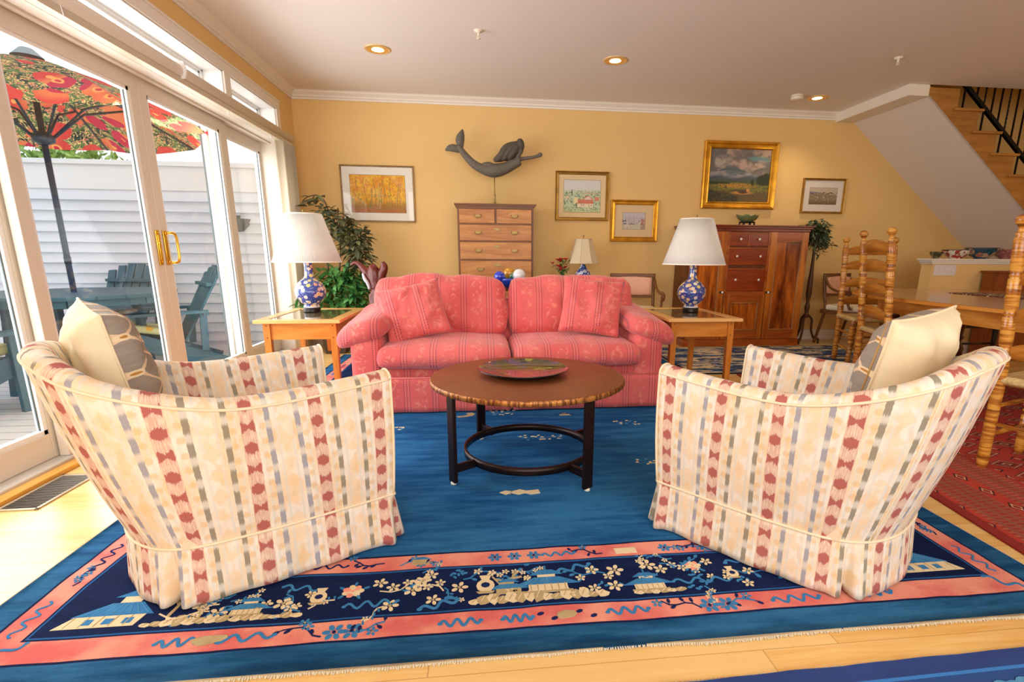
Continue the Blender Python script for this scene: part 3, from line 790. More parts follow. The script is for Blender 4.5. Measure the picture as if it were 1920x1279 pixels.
def m_lattice():
    g = G('taupe_leaf_lattice', .8); x, y, z = g.xyz(g.coord('UV'))
    a = .085; p = (x+y)/a*.7071; q = (x-y)/a*.7071
    d = g.math('MINIMUM', g.ab(g.frac(p)-.5), g.ab(g.frac(q)-.5))
    dd = g.math('SQRT', g.math('POWER', g.frac(p)-.5, 2.)+g.math('POWER', g.frac(q)-.5, 2.))
    n = g.noise(g.vec(x*40., y*90., 0.), 1., 2.)
    c = g.mix(n, lin('8f8478')[:3], lin('a79c90')[:3]); c = g.mix((d < .055), c, lin('e8cba8')[:3]); c = g.mix((dd < .13), c, lin('efd9b4')[:3]); c = g.mix((dd < .05), c, lin('c2893e')[:3])
    g.col(c); return g.m
M_LAT = m_lattice(); M_CREAM = plain('cream_cotton', 'f3e3c0', .85, vary=.03)
def deco_pillow(loc, M, label, w=.40, lean=0):
    t = thing('throw_pillow', label, 'pillow', loc, 0, 'cream and taupe throw pillows on the armchairs')
    t.rotation_euler = M.to_euler()
    pillow_mesh(w, w, .20, seed=len(label), split=True, wr=.012).build('cover', [M_LAT, M_CREAM], t)
    L = edge_loop(w, w, .06); MB().tube(L, .004, 8, closed=True).build('cord_edging', M_CREAM, t)
    b = MB(); b.tube([Vector((-w/2+.015, .02, z)) for z in (-w/2+.02, 0, w/2-.02)], .003, 6)
    b.build('tie', plain('jute', 'c09656', .9), t)
    return t
def orient(az, tilt, roll=0): return Matrix.Rotation(R(az), 3, 'Z') @ Matrix.Rotation(R(tilt), 3, 'X') @ Matrix.Rotation(R(roll), 3, 'Y')
# +y of the pillow is the patterned face
deco_pillow((-1.225, 1.85, .705), orient(-50, 10, 4), 'cream pillow with taupe leaf lattice face propped in the left armchair')
deco_pillow((1.50, 1.665, .695), orient(24, 14, -5), 'cream pillow with grey lattice face propped in the right armchair')

# ------------------------------------------------------------------ sofa
def m_coral():
    g = G('coral_damask', .7, spec=.25); g.b.inputs['Sheen Weight'].default_value = .25
    x, y, z = g.xyz(g.coord()); P = .19
    n = g.noise(g.vec(x, y, z), 3.2, 3.); c = g.mix(g.smooth(n, .35, .65), lin('dc5f5e')[:3], lin('e46e6a')[:3])
    fk = g.frac(x/P+.25)
    v = g.vec(x*15., y*15., z*15.); m = g.smooth(g.noise(v, 1., 3., .55, 2.2), .53, .60)
    m2 = g.smooth(g.ab(fk-.5), .24, .34); c = g.mix(m*m2*.42, c, lin('f2a58c')[:3])
    dash = g.frac((z+y*.8)/.014) < .62; dash2 = g.frac((z+y*.8)/.011) < .5
    for a, cc, w_, ds in ((.40, '6f3a58', .015, dash), (.445, 'f0a894', .010, dash2), (.50, '7c4460', .013, dash), (.555, 'f0a894', .010, dash2), (.60, '6f3a58', .015, dash)):
        c = g.mix((g.ab(fk-a) < w_)*ds*.75, c, lin(cc)[:3])
    g.col(c).bump(g.noise(v, 4., 2.), .1, .003); return g.m
M_COR = m_coral()
so = thing('sofa', 'coral-pink damask two-seat sofa with rolled arms behind the coffee table', 'sofa', (.2, 3.95, RUGZ))
# local: x -0.95..0.95 ; front y=-0.46 ; back y=.48
def rbox(b, x0, y0, z0, x1, y1, z1, bulge=.0, r=.05, n=14, seed=0, wr=.004):
    """soft cushion block: superellipsoid-like rounded box with bulge"""
    c = Vector(((x0+x1)/2, (y0+y1)/2, (z0+z1)/2)); h = Vector(((x1-x0)/2, (y1-y0)/2, (z1-z0)/2)); fs = []
    rr = r
    def warp(p):
        q = Vector(p); e = Vector((max(-h.x+rr, min(h.x-rr, q.x)), max(-h.y+rr, min(h.y-rr, q.y)), max(-h.z+rr, min(h.z-rr, q.z))))
        d = q-e
        if d.length > 1e-6: q = e+d.normalized()*rr if d.length > 0 else q
        bx = (1-(q.x/h.x)**2)*(1-(q.y/h.y)**2); q2 = q.copy(); q2.z += math.copysign(1, q.z)*bulge*max(0, bx)*(abs(q.z)/h.z)
        bx = (1-(q.x/h.x)**2)*(1-(q.z/h.z)**2); q2.y += math.copysign(1, q.y)*bulge*.8*max(0, bx)*(abs(q.y)/h.y)
        k = noise.noise(q2*7+Vector((seed*5, 0, 0)))*wr+noise.noise(q2*17+Vector((0, seed*3, 0)))*wr*.6
        return c+q2+q2.normalized()*k
    def lin_(m, H): return [-H+2*H*i/m for i in range(m+1)]
    m = [max(4, int(2*v/.035)) for v in h]
    for ax in range(3):
        a, d = [(1, 2), (2, 0), (0, 1)][ax]
        for s in (-1, 1):
            P = []
            for u in lin_(m[a], h[a]):
                row = []
                for v in lin_(m[d], h[d]):
                    p = [0, 0, 0]; p[ax] = s*h[ax]; p[a] = u; p[d] = v; row.append(warp(p))
                P.append(row)
            b.grid(P, flip=(s < 0))
    return b
b = MB(); b.box(-1.04, -.40, .16, 1.04, .44, .31, .01); b.box(-1.02, .16, .3, 1.02, .46, .72, .05); b.build('frame', M_COR, so)
for s, nm in ((-1, 'l'), (1, 'r')):
    # arm: upright front panel plus a big soft roll on top
    b = MB(); rbox(b, *( (-1.07, -.45, .14, -.87, .42, .52) if s < 0 else (.87, -.45, .14, 1.07, .42, .52)), .004, .03, seed=s); 
    a = b.build('arm', M_COR, so)
    b = MB(); P = []; n = 30
    for i in range(n+1):
        y = -.50+.95*i/n; t = i/n; rise = .10*t**1.5; row = []
        u_ = -1+2*i/n; e = max(0, 1-abs(u_)**9)**.5
        for k in range(28):
            an = 2*math.pi*k/28; cx, cz = s*(.995), .550+rise*.8
            q_ = .72; ca, sa__ = math.cos(an), math.sin(an); ux, uz = math.copysign(abs(ca)**q_, ca)*.180*e, math.copysign(abs(sa__)**q_, sa__)*.082*e
            tl = -s*R(17); px, pz = cx+ux*math.cos(tl)-uz*math.sin(tl), cz+ux*math.sin(tl)+uz*math.cos(tl)
            pz -= max(0, s*(px-cx)-.06)**2*3.; px2 = px
            q = Vector((px2, y, pz)); q += Vector((0, 0, noise.noise(q*9+Vector((s*4, 0, 0)))*.010)); row.append(q)
        row.append(row[0].copy()); P.append(row)
    b.grid(P); vs = None
    o = b.build('arm_cushion', M_COR, so)
for s in (-1, 1):
    x0, x1 = (-.90, -.003) if s < 0 else (.003, .90)
    b = MB(); rbox(b, x0, -.525, .315, x1, .20, .462, .030, .065, seed=3+s, wr=.010); sub(b.build('seat_cushion', M_COR, so), 1)
    x0, x1 = (-.99, -.003) if s < 0 else (.003, .99)
    b = MB(); rbox(b, x0, -.13, -.215, x1, .13, .215, .045, .085, seed=8+s, wr=.020)
    T_ = Matrix.Translation((0, .17, .655)) @ Matrix.Rotation(R(-12), 4, 'X')
    for v in b.b.verts:
        q = v.co; zz = q.z
        cr = .018*math.exp(-((q.x-s*.5)/.35)**2)*math.sin(q.z*30+q.x*14)
        q.y += cr*(1 if q.y < 0 else 0)
        v.co = T_ @ q
    sub(b.build('back_cushion', M_COR, so), 1)
# skirt with centre pleat
b = MB(); P = []; xs_ = [-1.07+2.14*i/180 for i in range(181)]
per = [(x, -.455) for x in xs_]
def skirt_rows(per, nx, ny):
    P = []
    for (x, y) in per:
        row = []
        for j in range(7):
            s = j/6; pit = -.035*s*math.exp(-(x/.012)**2)+.008*s*math.exp(-((abs(x)-.03)/.02)**2)
            w_ = .004*s*math.sin(x*19)+.008*s
            row.append(Vector((x+nx*(w_+.0), y+ny*(w_+pit), .245-.237*s)))
        P.append(row)
    return P
b.grid(skirt_rows(per, 0, -1)); b.grid(skirt_rows([(-1.07, -.455+.9*i/40) for i in range(41)], -1, 0)); b.grid(skirt_rows([(1.07, -.455+.9*i/40) for i in range(41)], 1, 0))
b.grid(skirt_rows([(-1.07+2.14*i/40, .445) for i in range(41)], 0, 1))
o = b.build('skirt', M_COR, so, weld=False, fix=False); m_ = o.modifiers.new('thick', 'SOLIDIFY'); m_.thickness = .004
MB().tube([(-1.075, -.46, .247), (1.075, -.46, .247)], .004, 8).build('skirt_welt', plain('coral_welt', 'e87d78', .7), so)
def coral_pillow(loc, M, w, h, lab, seed):
    b = pillow_mesh(w, h, .17, n=30, wr=.017, pinch=.07, seed=seed); o = b.build('throw_pillow', M_COR, None, loc); o.rotation_euler = M.to_euler()
    tag(o, lab, 'pillow', 'coral scatter pillows on the sofa'); return o
coral_pillow((-.475, 3.76, .675), orient(6, -18, -13), .45, .40, 'coral damask pillow leaning at the left end of the sofa', 2)
coral_pillow((.80, 3.77, .705), orient(-8, -18, 6), .45, .42, 'coral damask pillow leaning at the right end of the sofa', 5)

# ------------------------------------------------------------------ coffee table and plate
ct = thing('coffee_table', 'round hammered copper coffee table on a black iron base', 'coffee table', (.226, 2.56, RUGZ))
def m_copper():
    g = G('hammered_copper', .38, .35); v = g.coord(); x, y, z = g.xyz(v); n = g.noise(v, 14., 4.); c = g.mix(n, lin('9a5730')[:3], lin('7c4426')[:3])
    d = g.voro(v, 90.); g.col(c).bump(d, .25, .002); return g.m
def m_rim():
    g = G('hammered_rim', .4, .5); v = g.coord(); x, y, z = g.xyz(v); n = g.noise(g.vec(x*1., y*1., z*.15), 70., 3.); c = g.mix(g.smooth(n, .4, .6), lin('7a451e')[:3], lin('c08240')[:3])
    g.col(c).bump(n, .9, .006); return g.m
Rt = .487; TZ = .468
b = MB(); b.lathe([(0, TZ), (Rt-.012, TZ), (Rt-.004, TZ-.003)], 96, cap=False); b.build('tabletop', m_copper(), ct)
b = MB(); b.lathe([(Rt-.004, TZ-.003), (Rt, TZ-.01), (Rt, TZ-.026), (Rt-.006, TZ-.030), (0, TZ-.030)], 96, cap=False); b.build('rim', m_rim(), ct)
M_IRON = plain('black_iron', '2a1a17', .35, .6)
LR = .445; angs = [213, 303, 33, 123]
for a in angs:
    ca, sa_ = math.cos(R(a)), math.sin(R(a)); M = Matrix.Rotation(R(a), 4, 'Z')
    b = MB(); b.cbox((LR*ca, LR*sa_, (TZ-.03+.012)/2), (.018, .052, TZ-.042), .002, Matrix.Rotation(R(a), 4, 'Z')); b.build('leg', M_IRON, ct)
    MB().cbox(((LR-.062)*ca, (LR-.062)*sa_, .075), (.115, .016, .04), .002, Matrix.Rotation(R(a), 4, 'Z')).build('brace', M_IRON, ct)
    MB().lathe([(.014, 0), (.014, .008), (.01, .013)], 14, c=(LR*ca, LR*sa_, 0)).build('glide', M_IV, ct)
b = MB(); rr = [(.318, .062), (.330, .062), (.330, .100), (.318, .100), (.318, .062)]; b.lathe(rr, 96, cap=False); b.build('ring', M_IRON, ct)
b = MB()
for a in (0, 90): b.cbox((0, 0, TZ-.036), (.88, .03, .012), .001, Matrix.Rotation(R(a+33), 4, 'Z'))
b.build('top_brace', M_IRON, ct)
def m_plate():
    g = G('painted_glaze', .12); v = g.coord(); x, y, z = g.xyz(v); n = g.noise(v, 6.5, 2., .5, 1.); c = g.ramp(n, [(.3, '3a2430'), (.42, '4a3f16'), (.5, '5a4420'), (.56, '4a4468'), (.63, '8a2f38'), (.7, 'b0524a')])
    q = g.noise(v, 11., 1., .5, 2.); c = g.mix((q > .63), c, lin('0c0a1c')[:3]); c = g.mix((g.noise(g.vec(x, y, 3.), 9., 2.) > .62), c, lin('8a8a2a')[:3])
    c = g.mix(g.smooth(y+x*.2+n*.1, -.02, -.10), c, lin('8f3a40')[:3]); c = g.mix(((z < .0)), c, lin('0a0d18')[:3]); g.col(c); g.b.inputs['Coat Weight'].default_value = .6; return g.m
pl = thing('decorative_platter', 'large glazed platter in dark green, plum and red on the coffee table', 'platter', (.205, 2.595, RUGZ+TZ))
MB().lathe([(.0, .008), (.12, .009), (.17, .016), (.226, .030), (.229, .032)], 64, cap=False).build('dish', m_plate(), pl)
b = MB(); b.lathe([(.229, .032), (.231, .030), (.19, .010), (.14, .001), (.10, .0), (0, .0)], 64, cap=False); b.build('underside', plain('black_glaze', '0b0d18', .15), pl)
# ================================================================== end tables and lamps
M_CH = wood('cherry_orange', 'e39a45', 'cf7a28', 'X', 6, .3, coat=.3); M_CHZ = wood('cherry_leg', 'dd8f3c', 'c46f22', 'Z', 6, .3, coat=.3); M_TOPW = wood('cherry_top_edge', 'efc07c', 'e2a45a', 'X', 6, .25)
def m_tile():
    g = G('glass_inlay', .08); v = g.coord(); n = g.noise(v, 12., 3.); g.col(g.mix(n, lin('5a4a36')[:3], lin('8c7a58')[:3])); g.b.inputs['Coat Weight'].default_value = .5; return g.m
M_TILE = m_tile()
def end_table(loc, rz, lab):
    t = thing('end_table', lab, 'end table', loc, rz, 'cherry end tables beside the sofa')
    w, d, h = .575, .86, .609
    b = MB(); fr = .075
    b.box(-w/2, -d/2, h-.024, w/2, -d/2+fr, h, .003); b.box(-w/2, d/2-fr, h-.024, w/2, d/2, h, .003); b.box(-w/2, -d/2+fr, h-.024, -w/2+fr, d/2-fr, h, .003); b.box(w/2-fr, -d/2+fr, h-.024, w/2, d/2-fr, h, .003)
    b.build('top_frame', M_TOPW, t)
    MB().box(-w/2+fr, -d/2+fr, h-.02, w/2-fr, d/2-fr, h-.003).build('glass_inset', M_TILE, t)
    for sx in (-1, 1):
        for sy in (-1, 1):
            x, y = sx*(w/2-.065), sy*(d/2-.075); b = MB(); b.box(-.023, -.023, 0, .023, .023, h-.024)
            for v in b.b.verts:
                if v.co.z < .1:
                    v.co.x -= sx*0+(.008 if v.co.x*sx < 0 else 0)*-sx; v.co.y -= (.008 if v.co.y*sy < 0 else 0)*-sy
                v.co.x += x; v.co.y += y
            lg = b.build('leg', M_CHZ, t)
            if sy < 0:
                for z in (h-.045, h-.13): MB().cbox((x, y-.0235, z), (.008, .002, .008)).build('peg', plain('peg_dark', '7a3f16', .5), lg)
    for sy in (-1, 1): MB().box(-w/2+.085, sy*(d/2-.075)-.009, h-.145, w/2-.085, sy*(d/2-.075)+.009, h-.024, .002).build('apron', M_CH, t)
    for sx in (-1, 1): MB().box(sx*(w/2-.065)-.009, -d/2+.09, h-.145, sx*(w/2-.065)+.009, d/2-.09, h-.024, .002).build('apron', wood('cherry_side', 'e39a45', 'cf7a28', 'Y', 6, .3), t)
    return t
et = end_table((-1.272, 4.19, .0115), R(0), 'square cherry end table with inset top left of the sofa')
copy_tree(et, (1.655, 4.12, .0115), R(0), 'square cherry end table with inset top right of the sofa')
def m_vase(name='cobalt_floral_glaze', base='3a4a9e', pet='efe3c8', scale=14.):
    g = G(name, .12); x, y, z = g.xyz(g.coord()); a = g.math('ARCTAN2', y, x); v = g.vec(x, y, z)
    d = g.voro(v, scale, rnd=.85); n = g.noise(v, scale*3, 2.)*.25; c = lin(base)[:3]
    cid = g.voro(v, scale, out='Color', rnd=.85); r_, g_, b_ = g.xyz(cid)
    pc_ = g.ramp(r_, [(0, 'f4ead2'), (.4, 'f2c9a0'), (.6, 'efd98a'), (.8, 'e89a86'), (1, 'f4f0e8')]) if pet == 'multi' else lin(pet)[:3]
    sp = g.voro(v, scale*2.7); c2 = g.mix((sp < .22), c, lin('a9c48f')[:3] if pet == 'multi' else lin('dfe6f4')[:3])
    c3 = g.mix((d+n < .60), c2, pc_); c3 = g.mix((d < .13), c3, lin('d98a4a')[:3] if pet == 'multi' else lin(base)[:3])
    c3 = g.mix((z < .045), c3, lin('eef0f4')[:3]); g.col(c3); g.b.inputs['Coat Weight'].default_value = .8; g.b.inputs['Coat Roughness'].default_value = .05; return g.m
M_VASE = m_vase(pet='multi', scale=29.)
def m_shade(name='pleated_shade', c='fffcf5', es=.35, pleat=0):
    g = G(name, .8); x, y, z = g.xyz(g.coord()); a = g.math('ARCTAN2', y, x)
    g.col(lin(c)[:3]); t = g.t; tr = t.nodes.new('ShaderNodeBsdfTranslucent'); tr.inputs[0].default_value = lin('fffaf0'); mx = t.nodes.new('ShaderNodeMixShader'); mx.inputs[0].default_value = .25
    if pleat: g.bump(g.math('SINE', a*pleat), .5, .003)
    t.links.new(g.b.outputs[0], mx.inputs[1]); t.links.new(tr.outputs[0], mx.inputs[2]); t.links.new(mx.outputs[0], t.nodes['Material Output'].inputs[0]); return g.m
M_SHADE = m_shade(pleat=150.)
def table_lamp(loc, lab, watt=.6):
    t = thing('table_lamp', lab, 'table lamp', loc, 0, 'porcelain lamps on the end tables')
    MB().lathe([(.062, 0), (.066, .006), (.060, .014), (.066, .022), (.064, .03), (.050, .034)], 32).build('lamp_stand', plain('carved_black_stand', '15110f', .35), t)
    b = MB(); pr_ = [(.0, .034), (.056, .034), (.058, .05), (.054, .058), (.072, .072), (.102, .11), (.115, .145), (.115, .17), (.102, .205), (.076, .237), (.048, .258), (.035, .28), (.031, .32), (.031, .36), (.036, .39), (.041, .40), (.02, .402)]
    q = catmull(pr_, 70); b.lathe([(max(p[0], 0), p[1]) for p in q], 48, cap=False); b.build('vase', M_VASE, t)
    b = MB(); z0, z1 = .385, .742; n = 300
    P = []
    for i in range(n):
        a = 2*math.pi*i/n; pl_ = .0018*math.cos(a*150); P.append([Vector(((r+pl_)*math.cos(a), (r+pl_)*math.sin(a), z)) for r, z in ((.250, z0), (.215, z0+.1), (.181, z0+.2), (.130, z1))])
    b.grid(P, closeU=True); o = b.build('lamp_shade', M_SHADE, t, weld=False); so_ = o.modifiers.new('thick', 'SOLIDIFY'); so_.thickness = .002
    MB().lathe([(.252, z0-.003), (.2535, z0+.006), (.249, z0+.007)], 64, cap=False).build('shade_binding', plain('shade_tape', 'f8f2e2', .7), t); MB().lathe([(.131, z1-.006), (.133, z1+.002), (.129, z1+.003)], 64, cap=False).build('shade_binding', MT['shade_tape'], t)
    b = MB(); b.tube([(0, 0, .40), (0, 0, .46)], .008, 10); b.tube([(0, 0, z1-.02), (0, 0, z1+.018)], .003, 8); b.sphere((0, 0, z1+.022), .008, 10, (1, 1, 1.3))
    for k in range(3): a = R(120*k); b.tube([(0, 0, z1-.01), (.129*math.cos(a), .129*math.sin(a), z1-.004)], .0018, 6)
    b.tube([(.04*math.cos(R(20*k)), 0*k+.0, .46+.0) for k in (0, 1)], .001, 4)
    b.build('harp', M_AGED, t)
    MB().sphere((0, 0, .53), .032, 14).build('bulb', plain('lamp_bulb', 'fff4dc', .5, emit='fff0d0', es=.2), t)
    l = bpy.data.lights.new('table_lamp_light', 'POINT'); l.energy = watt; l.color = (1, .86, .66); l.shadow_soft_size = .04
    o = bpy.data.objects.new('table_lamp_light', l); C.objects.link(o); o.location = (loc[0], loc[1], loc[2]+.60)
    return t
table_lamp((-1.335, 4.33, .6205), 'blue floral porcelain lamp with white pleated shade on the left end table')
table_lamp((1.735, 4.20, .6205), 'blue floral porcelain lamp with white pleated shade on the right end table')

# ================================================================== behind the sofa
M_MAH = wood('dark_mahogany', '6a3a1c', '3f1f0e', 'X', 8, .3)
st = thing('side_table', 'small dark wood table against the wall carrying the blue and white lamp', 'side table', (1.12, 6.12, 0))
MB().box(-.33, -.2, .70, .33, .2, .725, .004).build('tabletop', M_MAH, st)
for sx in (-1, 1):
    for sy in (-1, 1): MB().lathe([(.012, 0), (.018, .3), (.022, .62), (.022, .70)], 12, c=(sx*.28, sy*.15, 0)).build('leg', M_MAH, st)
sl = thing('table_lamp', 'small blue and white porcelain lamp with square bell shade by the yellow wall', 'table lamp', (1.185, 6.12, .725))
q = catmull([(.0, 0), (.05, 0), (.06, .01), (.09, .05), (.105, .09), (.10, .125), (.075, .165), (.046, .20), (.03, .23), (.03, .25)], 50)
MB().lathe([(max(0, p[0]), p[1]) for p in q], 40).build('vase', m_vase('blue_white_porcelain', '2f4f9e', 'e9eef6', 22.), sl)
b = MB(); P = []
for i in range(25):
    s = i/24; z = .255+.275*s; r_ = .185*(1-s)**1.25+.098*(1-(1-s)**1.25)
    row = []
    for k in range(8):
        a = R(22.5+45*k); rr_ = r_*(1.0 if k % 2 == 0 else 1.0); row.append(Vector((rr_*math.cos(a), rr_*math.sin(a), z)))
    row.append(row[0].copy()); P.append(row)
b.grid(P)
for f in b.b.faces: f.smooth = False
o = b.build('lamp_shade', m_shade('silk_shade', 'ead9b8', 0), sl); m_ = o.modifiers.new('thick', 'SOLIDIFY'); m_.thickness = .002
b = MB()
for k in range(8): b.tube([P[i][k] for i in range(25)], .002, 6)
b.tube(P[0][:-1], .003, 6, closed=True); b.tube(P[-1][:-1], .003, 6, closed=True); b.build('shade_ribs', plain('silk_trim', 'c9b183', .6), sl)
b = MB(); b.tube([(0, 0, .25), (0, 0, .56)], .004, 8); b.sphere((0, 0, .565), .009, 8); b.build('finial', M_AGED, sl)
# flowers
fl = thing('flower_vase', 'bunch of red flowers with green leaves beside the small lamp', 'flowers', (.93, 6.05, .725))
MB().lathe([(.03, 0), (.045, .03), (.04, .08), (.028, .11), (.032, .12)], 20).build('vase', plain('flower_pot_blue', '3a4a7a', .2), fl)
rnd = random.Random(3); b = MB(); bl_ = MB()
for i in range(26):
    a = rnd.random()*6.28; r_ = rnd.random()*.11; p = Vector((r_*math.cos(a), r_*math.sin(a)*.5, .15+rnd.random()*.13)); b.tube([(0, 0, .1), p], .0015, 4)
    for k in range(3):
        u = Vector((rnd.gauss(0, 1), rnd.gauss(0, 1), rnd.gauss(0, .6))).normalized(); v = u.cross(Vector((0, .3, 1))).normalized(); s = .022
        b.poly([p, p+u*s+v*s*.5, p+u*s*2.2, p+u*s-v*s*.5], m=0)
    if i < 16:
        q = p+Vector((-.02, 0, .02))
        for k in range(6):
            u = Vector((math.cos(k*1.05), math.sin(k*1.05)*.7, .5+.4*rnd.random())).normalized()*.026; v = u.cross(Vector((0, 0, 1))).normalized()*.014
            bl_.poly([q, q+u*.6+v, q+u*1.3, q+u*.6-v], m=0)
b.build('foliage', plain('flower_leaves', '3f7a3a', .5, vary=.3), fl); bl_.build('blossom', plain('red_petals', 'd42a36', .5, vary=.2), fl)
# regency armchair by the wall
def scroll_chair(loc, rz, lab):
    t = thing('scroll_armchair', lab, 'chair', loc, rz); M_ = wood('walnut_frame', '8a5a2e', '5c3516', 'X', 8, .3)
    MB().beam((-.25, .22, .845), (.25, .22, .845), .03, .042, .006).build('top_rail', M_, t)
    MB().beam((-.25, .20, .60), (.25, .20, .60), .024, .03, .005).build('lower_rail', M_, t)
    b = MB(); rbox(b, -.225, .185, .62, .225, .235, .82, .012, .02, seed=2, wr=.001); b.build('back_pad', plain('pink_upholstery', 'efb79a', .7), t)
    for s in (-1, 1):
        b = MB(); P = catmull([(s*.25, .235, .865), (s*.25, .22, .7), (s*.25, .18, .50), (s*.26, .17, .40), (s*.26, .26, .0)], 24); b.tube([tuple(p) for p in P], .018, 8); b.build('rear_post', M_, t)
        b = MB(); P = catmull([(s*.255, .215, .80), (s*.275, .12, .70), (s*.30, -.02, .655), (s*.31, -.14, .665), (s*.32, -.20, .65), (s*.32, -.215, .615), (s*.32, -.185, .59), (s*.32, -.155, .605)], 36); b.tube([tuple(p) for p in P], .016, 8)
        P = catmull([(s*.315, -.165, .645), (s*.31, -.13, .56), (s*.30, -.17, .45)], 14); b.tube([tuple(p) for p in P], .015, 8); b.build('arm', M_, t)
        MB().lathe([(.012, 0), (.02, .3), (.024, .40)], 12, c=(s*.27, -.24, 0)).build('leg', M_, t)
    MB().box(-.28, -.27, .38, .28, .22, .43, .006).build('seat_rail', M_, t)
    b = MB(); rbox(b, -.27, -.26, .42, .27, .19, .49, .02, .03, seed=6, wr=.001); b.build('seat', plain('cream_seat', 'eadcc0', .7), t)
    return t
scroll_chair((1.755, 5.95, 0), R(-12), 'wooden armchair with scrolled arms and pink padded back against the wall')
sc2 = scroll_chair((4.55, 6.0, .0112), R(22), 'wooden armchair with scrolled arms behind the ladder-back chairs')

# console with glass balls, right behind the sofa
cs = thing('console_table', 'low dark console table hidden behind the sofa back', 'console table', (.23, 4.95, .0115))
MB().box(-.55, -.16, .74, .55, .16, .765, .004).build('tabletop', M_MAH, cs)
for sx in (-1, 1):
    for sy in (-1, 1): MB().box(sx*.5-.02, sy*.12-.02, 0, sx*.5+.02, sy*.12+.02, .74).build('leg', M_MAH, cs)
bw = thing('glass_bowl', 'cobalt blue glass bowl behind the sofa, heaped with glass balls', 'bowl', (.28, 4.95, .7765))
def m_blue(n_, c): 
    g = G(n_, .04); g.col(lin(c)[:3]); g.b.inputs['Coat Weight'].default_value = 1.; return g.m
MB().lathe([(.05, 0), (.09, .02), (.13, .06), (.135, .085), (.128, .085), (.085, .03), (0, .02)], 40, cap=False).build('bowl', m_blue('cobalt_glass', '1c3fae'), bw)
for i, (dx, dy, dz, r_, c, lab) in enumerate(((-.11, -.06, .098, .052, '1a3cc8', 'cobalt blue glass ball at the left of the bowl behind the sofa'), (.07, -.055, .110, .060, 'e6eaf0', 'white glass ball with a blue band at the right of the bowl'), (-.015, .05, .125, .055, 'c88a1a', 'amber glass ball at the back of the bowl behind the sofa'), (-.17, -.02, .045, .042, 'a8b4e0', 'pale iridescent glass ball lying beside the blue bowl'), (.02, .02, .10, .04, '4a8a5a', 'green glass ball in the middle of the bowl behind the sofa'))):
    o = MB().sphere((0, 0, 0), r_, 28).build('glass_ball', m_blue('ball_glass_%d' % i, c), None, (.28+dx, 4.95+dy, .7765+dz)); tag(o, lab, 'glass ball', 'glass balls in the blue bowl')

# ================================================================== highboy
M_HB = wood('old_cherry_front', 'd0924e', 'a8662c', 'X', 5, .35); M_HBD = wood('old_cherry_frame', '8a5220', '643a14', 'Z', 6, .35); M_HBC = wood('old_cherry_moulding', '8e5828', '6c401c', 'X', 6, .3)
hb = thing('highboy_chest', 'tall antique cherry chest of drawers with brass pulls behind the sofa', 'chest of drawers', (.172, 5.97, 0))
W_, D_ = .415, .46
MB().box(-W_, 0, .80, W_, D_, 1.575).build('upper_case', M_HBD, hb)
b = MB(); b.box(-W_-.03, -.03, 1.595, W_+.03, D_, 1.61, .003); b.box(-W_-.018, -.018, 1.58, W_+.018, D_, 1.597, .003); b.box(-W_-.006, -.006, 1.562, W_+.006, D_, 1.582, .002); b.build('cornice', M_HBC, hb)
MB().box(-W_-.02, -.02, .775, W_+.02, D_, .80, .005).build('waist_moulding', M_HBC, hb)
MB().box(-W_-.02, -.02, .35, W_+.02, D_, .775).build('lower_case', M_HBD, hb)
for sx in (-1, 1):
    for y in (0, D_-.05): MB().tube([tuple(p) for p in catmull([(sx*.40, y+.02, .36), (sx*.425, y, .26), (sx*.405, y+.02, .1), (sx*.43, y-.01, .0)], 16)], [.035-.018*min(1, k/10) for k in range(17)], 8).build('cabriole_leg', M_HBD, hb)
def batwing(b, x, z, s=1.):
    pts = []
    for k in range(28):
        a = 2*math.pi*k/28; rr_ = .024*s*(1+.28*math.cos(2*a)+.12*math.cos(6*a)); pts.append((x+rr_*math.cos(a)*1.15, z+rr_*math.sin(a)*.72))
    b.prism(pts, XZ(0, -.0145, 0), .002)
def drawer(x0, x1, z0, z1, pulls, esc, y=-.012, parent=hb):
    d = MB().box(x0, y, z0, x1, .02, z1, .004).build('drawer', M_HB, parent)
    for px in pulls:
        z = (z0+z1)/2+.004; b = MB(); batwing(b, px, z)
        b.tube([tuple(p) for p in catmull([(px-.034, y-.008, z+.008), (px-.032, y-.016, z-.008), (px, y-.018, z-.024), (px+.032, y-.016, z-.008), (px+.034, y-.008, z+.008)], 20)], .0032, 8)
        for s in (-1, 1): b.sphere((px+s*.034, y-.006, z+.008), .006, 8)
        b.build('brass_pull', M_AGED, d)
    for px in esc:
        b = MB(); batwing(b, px, z1-.045, .95); b.build('escutcheon', M_AGED, d)
drawer(-.393, -.012, 1.405, 1.553, (-.195,), ()); drawer(.012, .393, 1.405, 1.553, (.205,), ())
drawer(-.393, .393, 1.222, 1.388, (-.195, .205), (.01,)); drawer(-.393, .393, 1.022, 1.204, (-.195, .205), (.01,)); drawer(-.393, .393, .815, 1.004, (-.175, .205), (.015,))
drawer(-.41, -.15, .60, .755, (-.28,), (), -.032); drawer(-.13, .13, .60, .755, (0,), (), -.032); drawer(.15, .41, .60, .755, (.28,), (), -.032); drawer(-.41, .41, .42, .58, (-.2, .2), (), -.032)

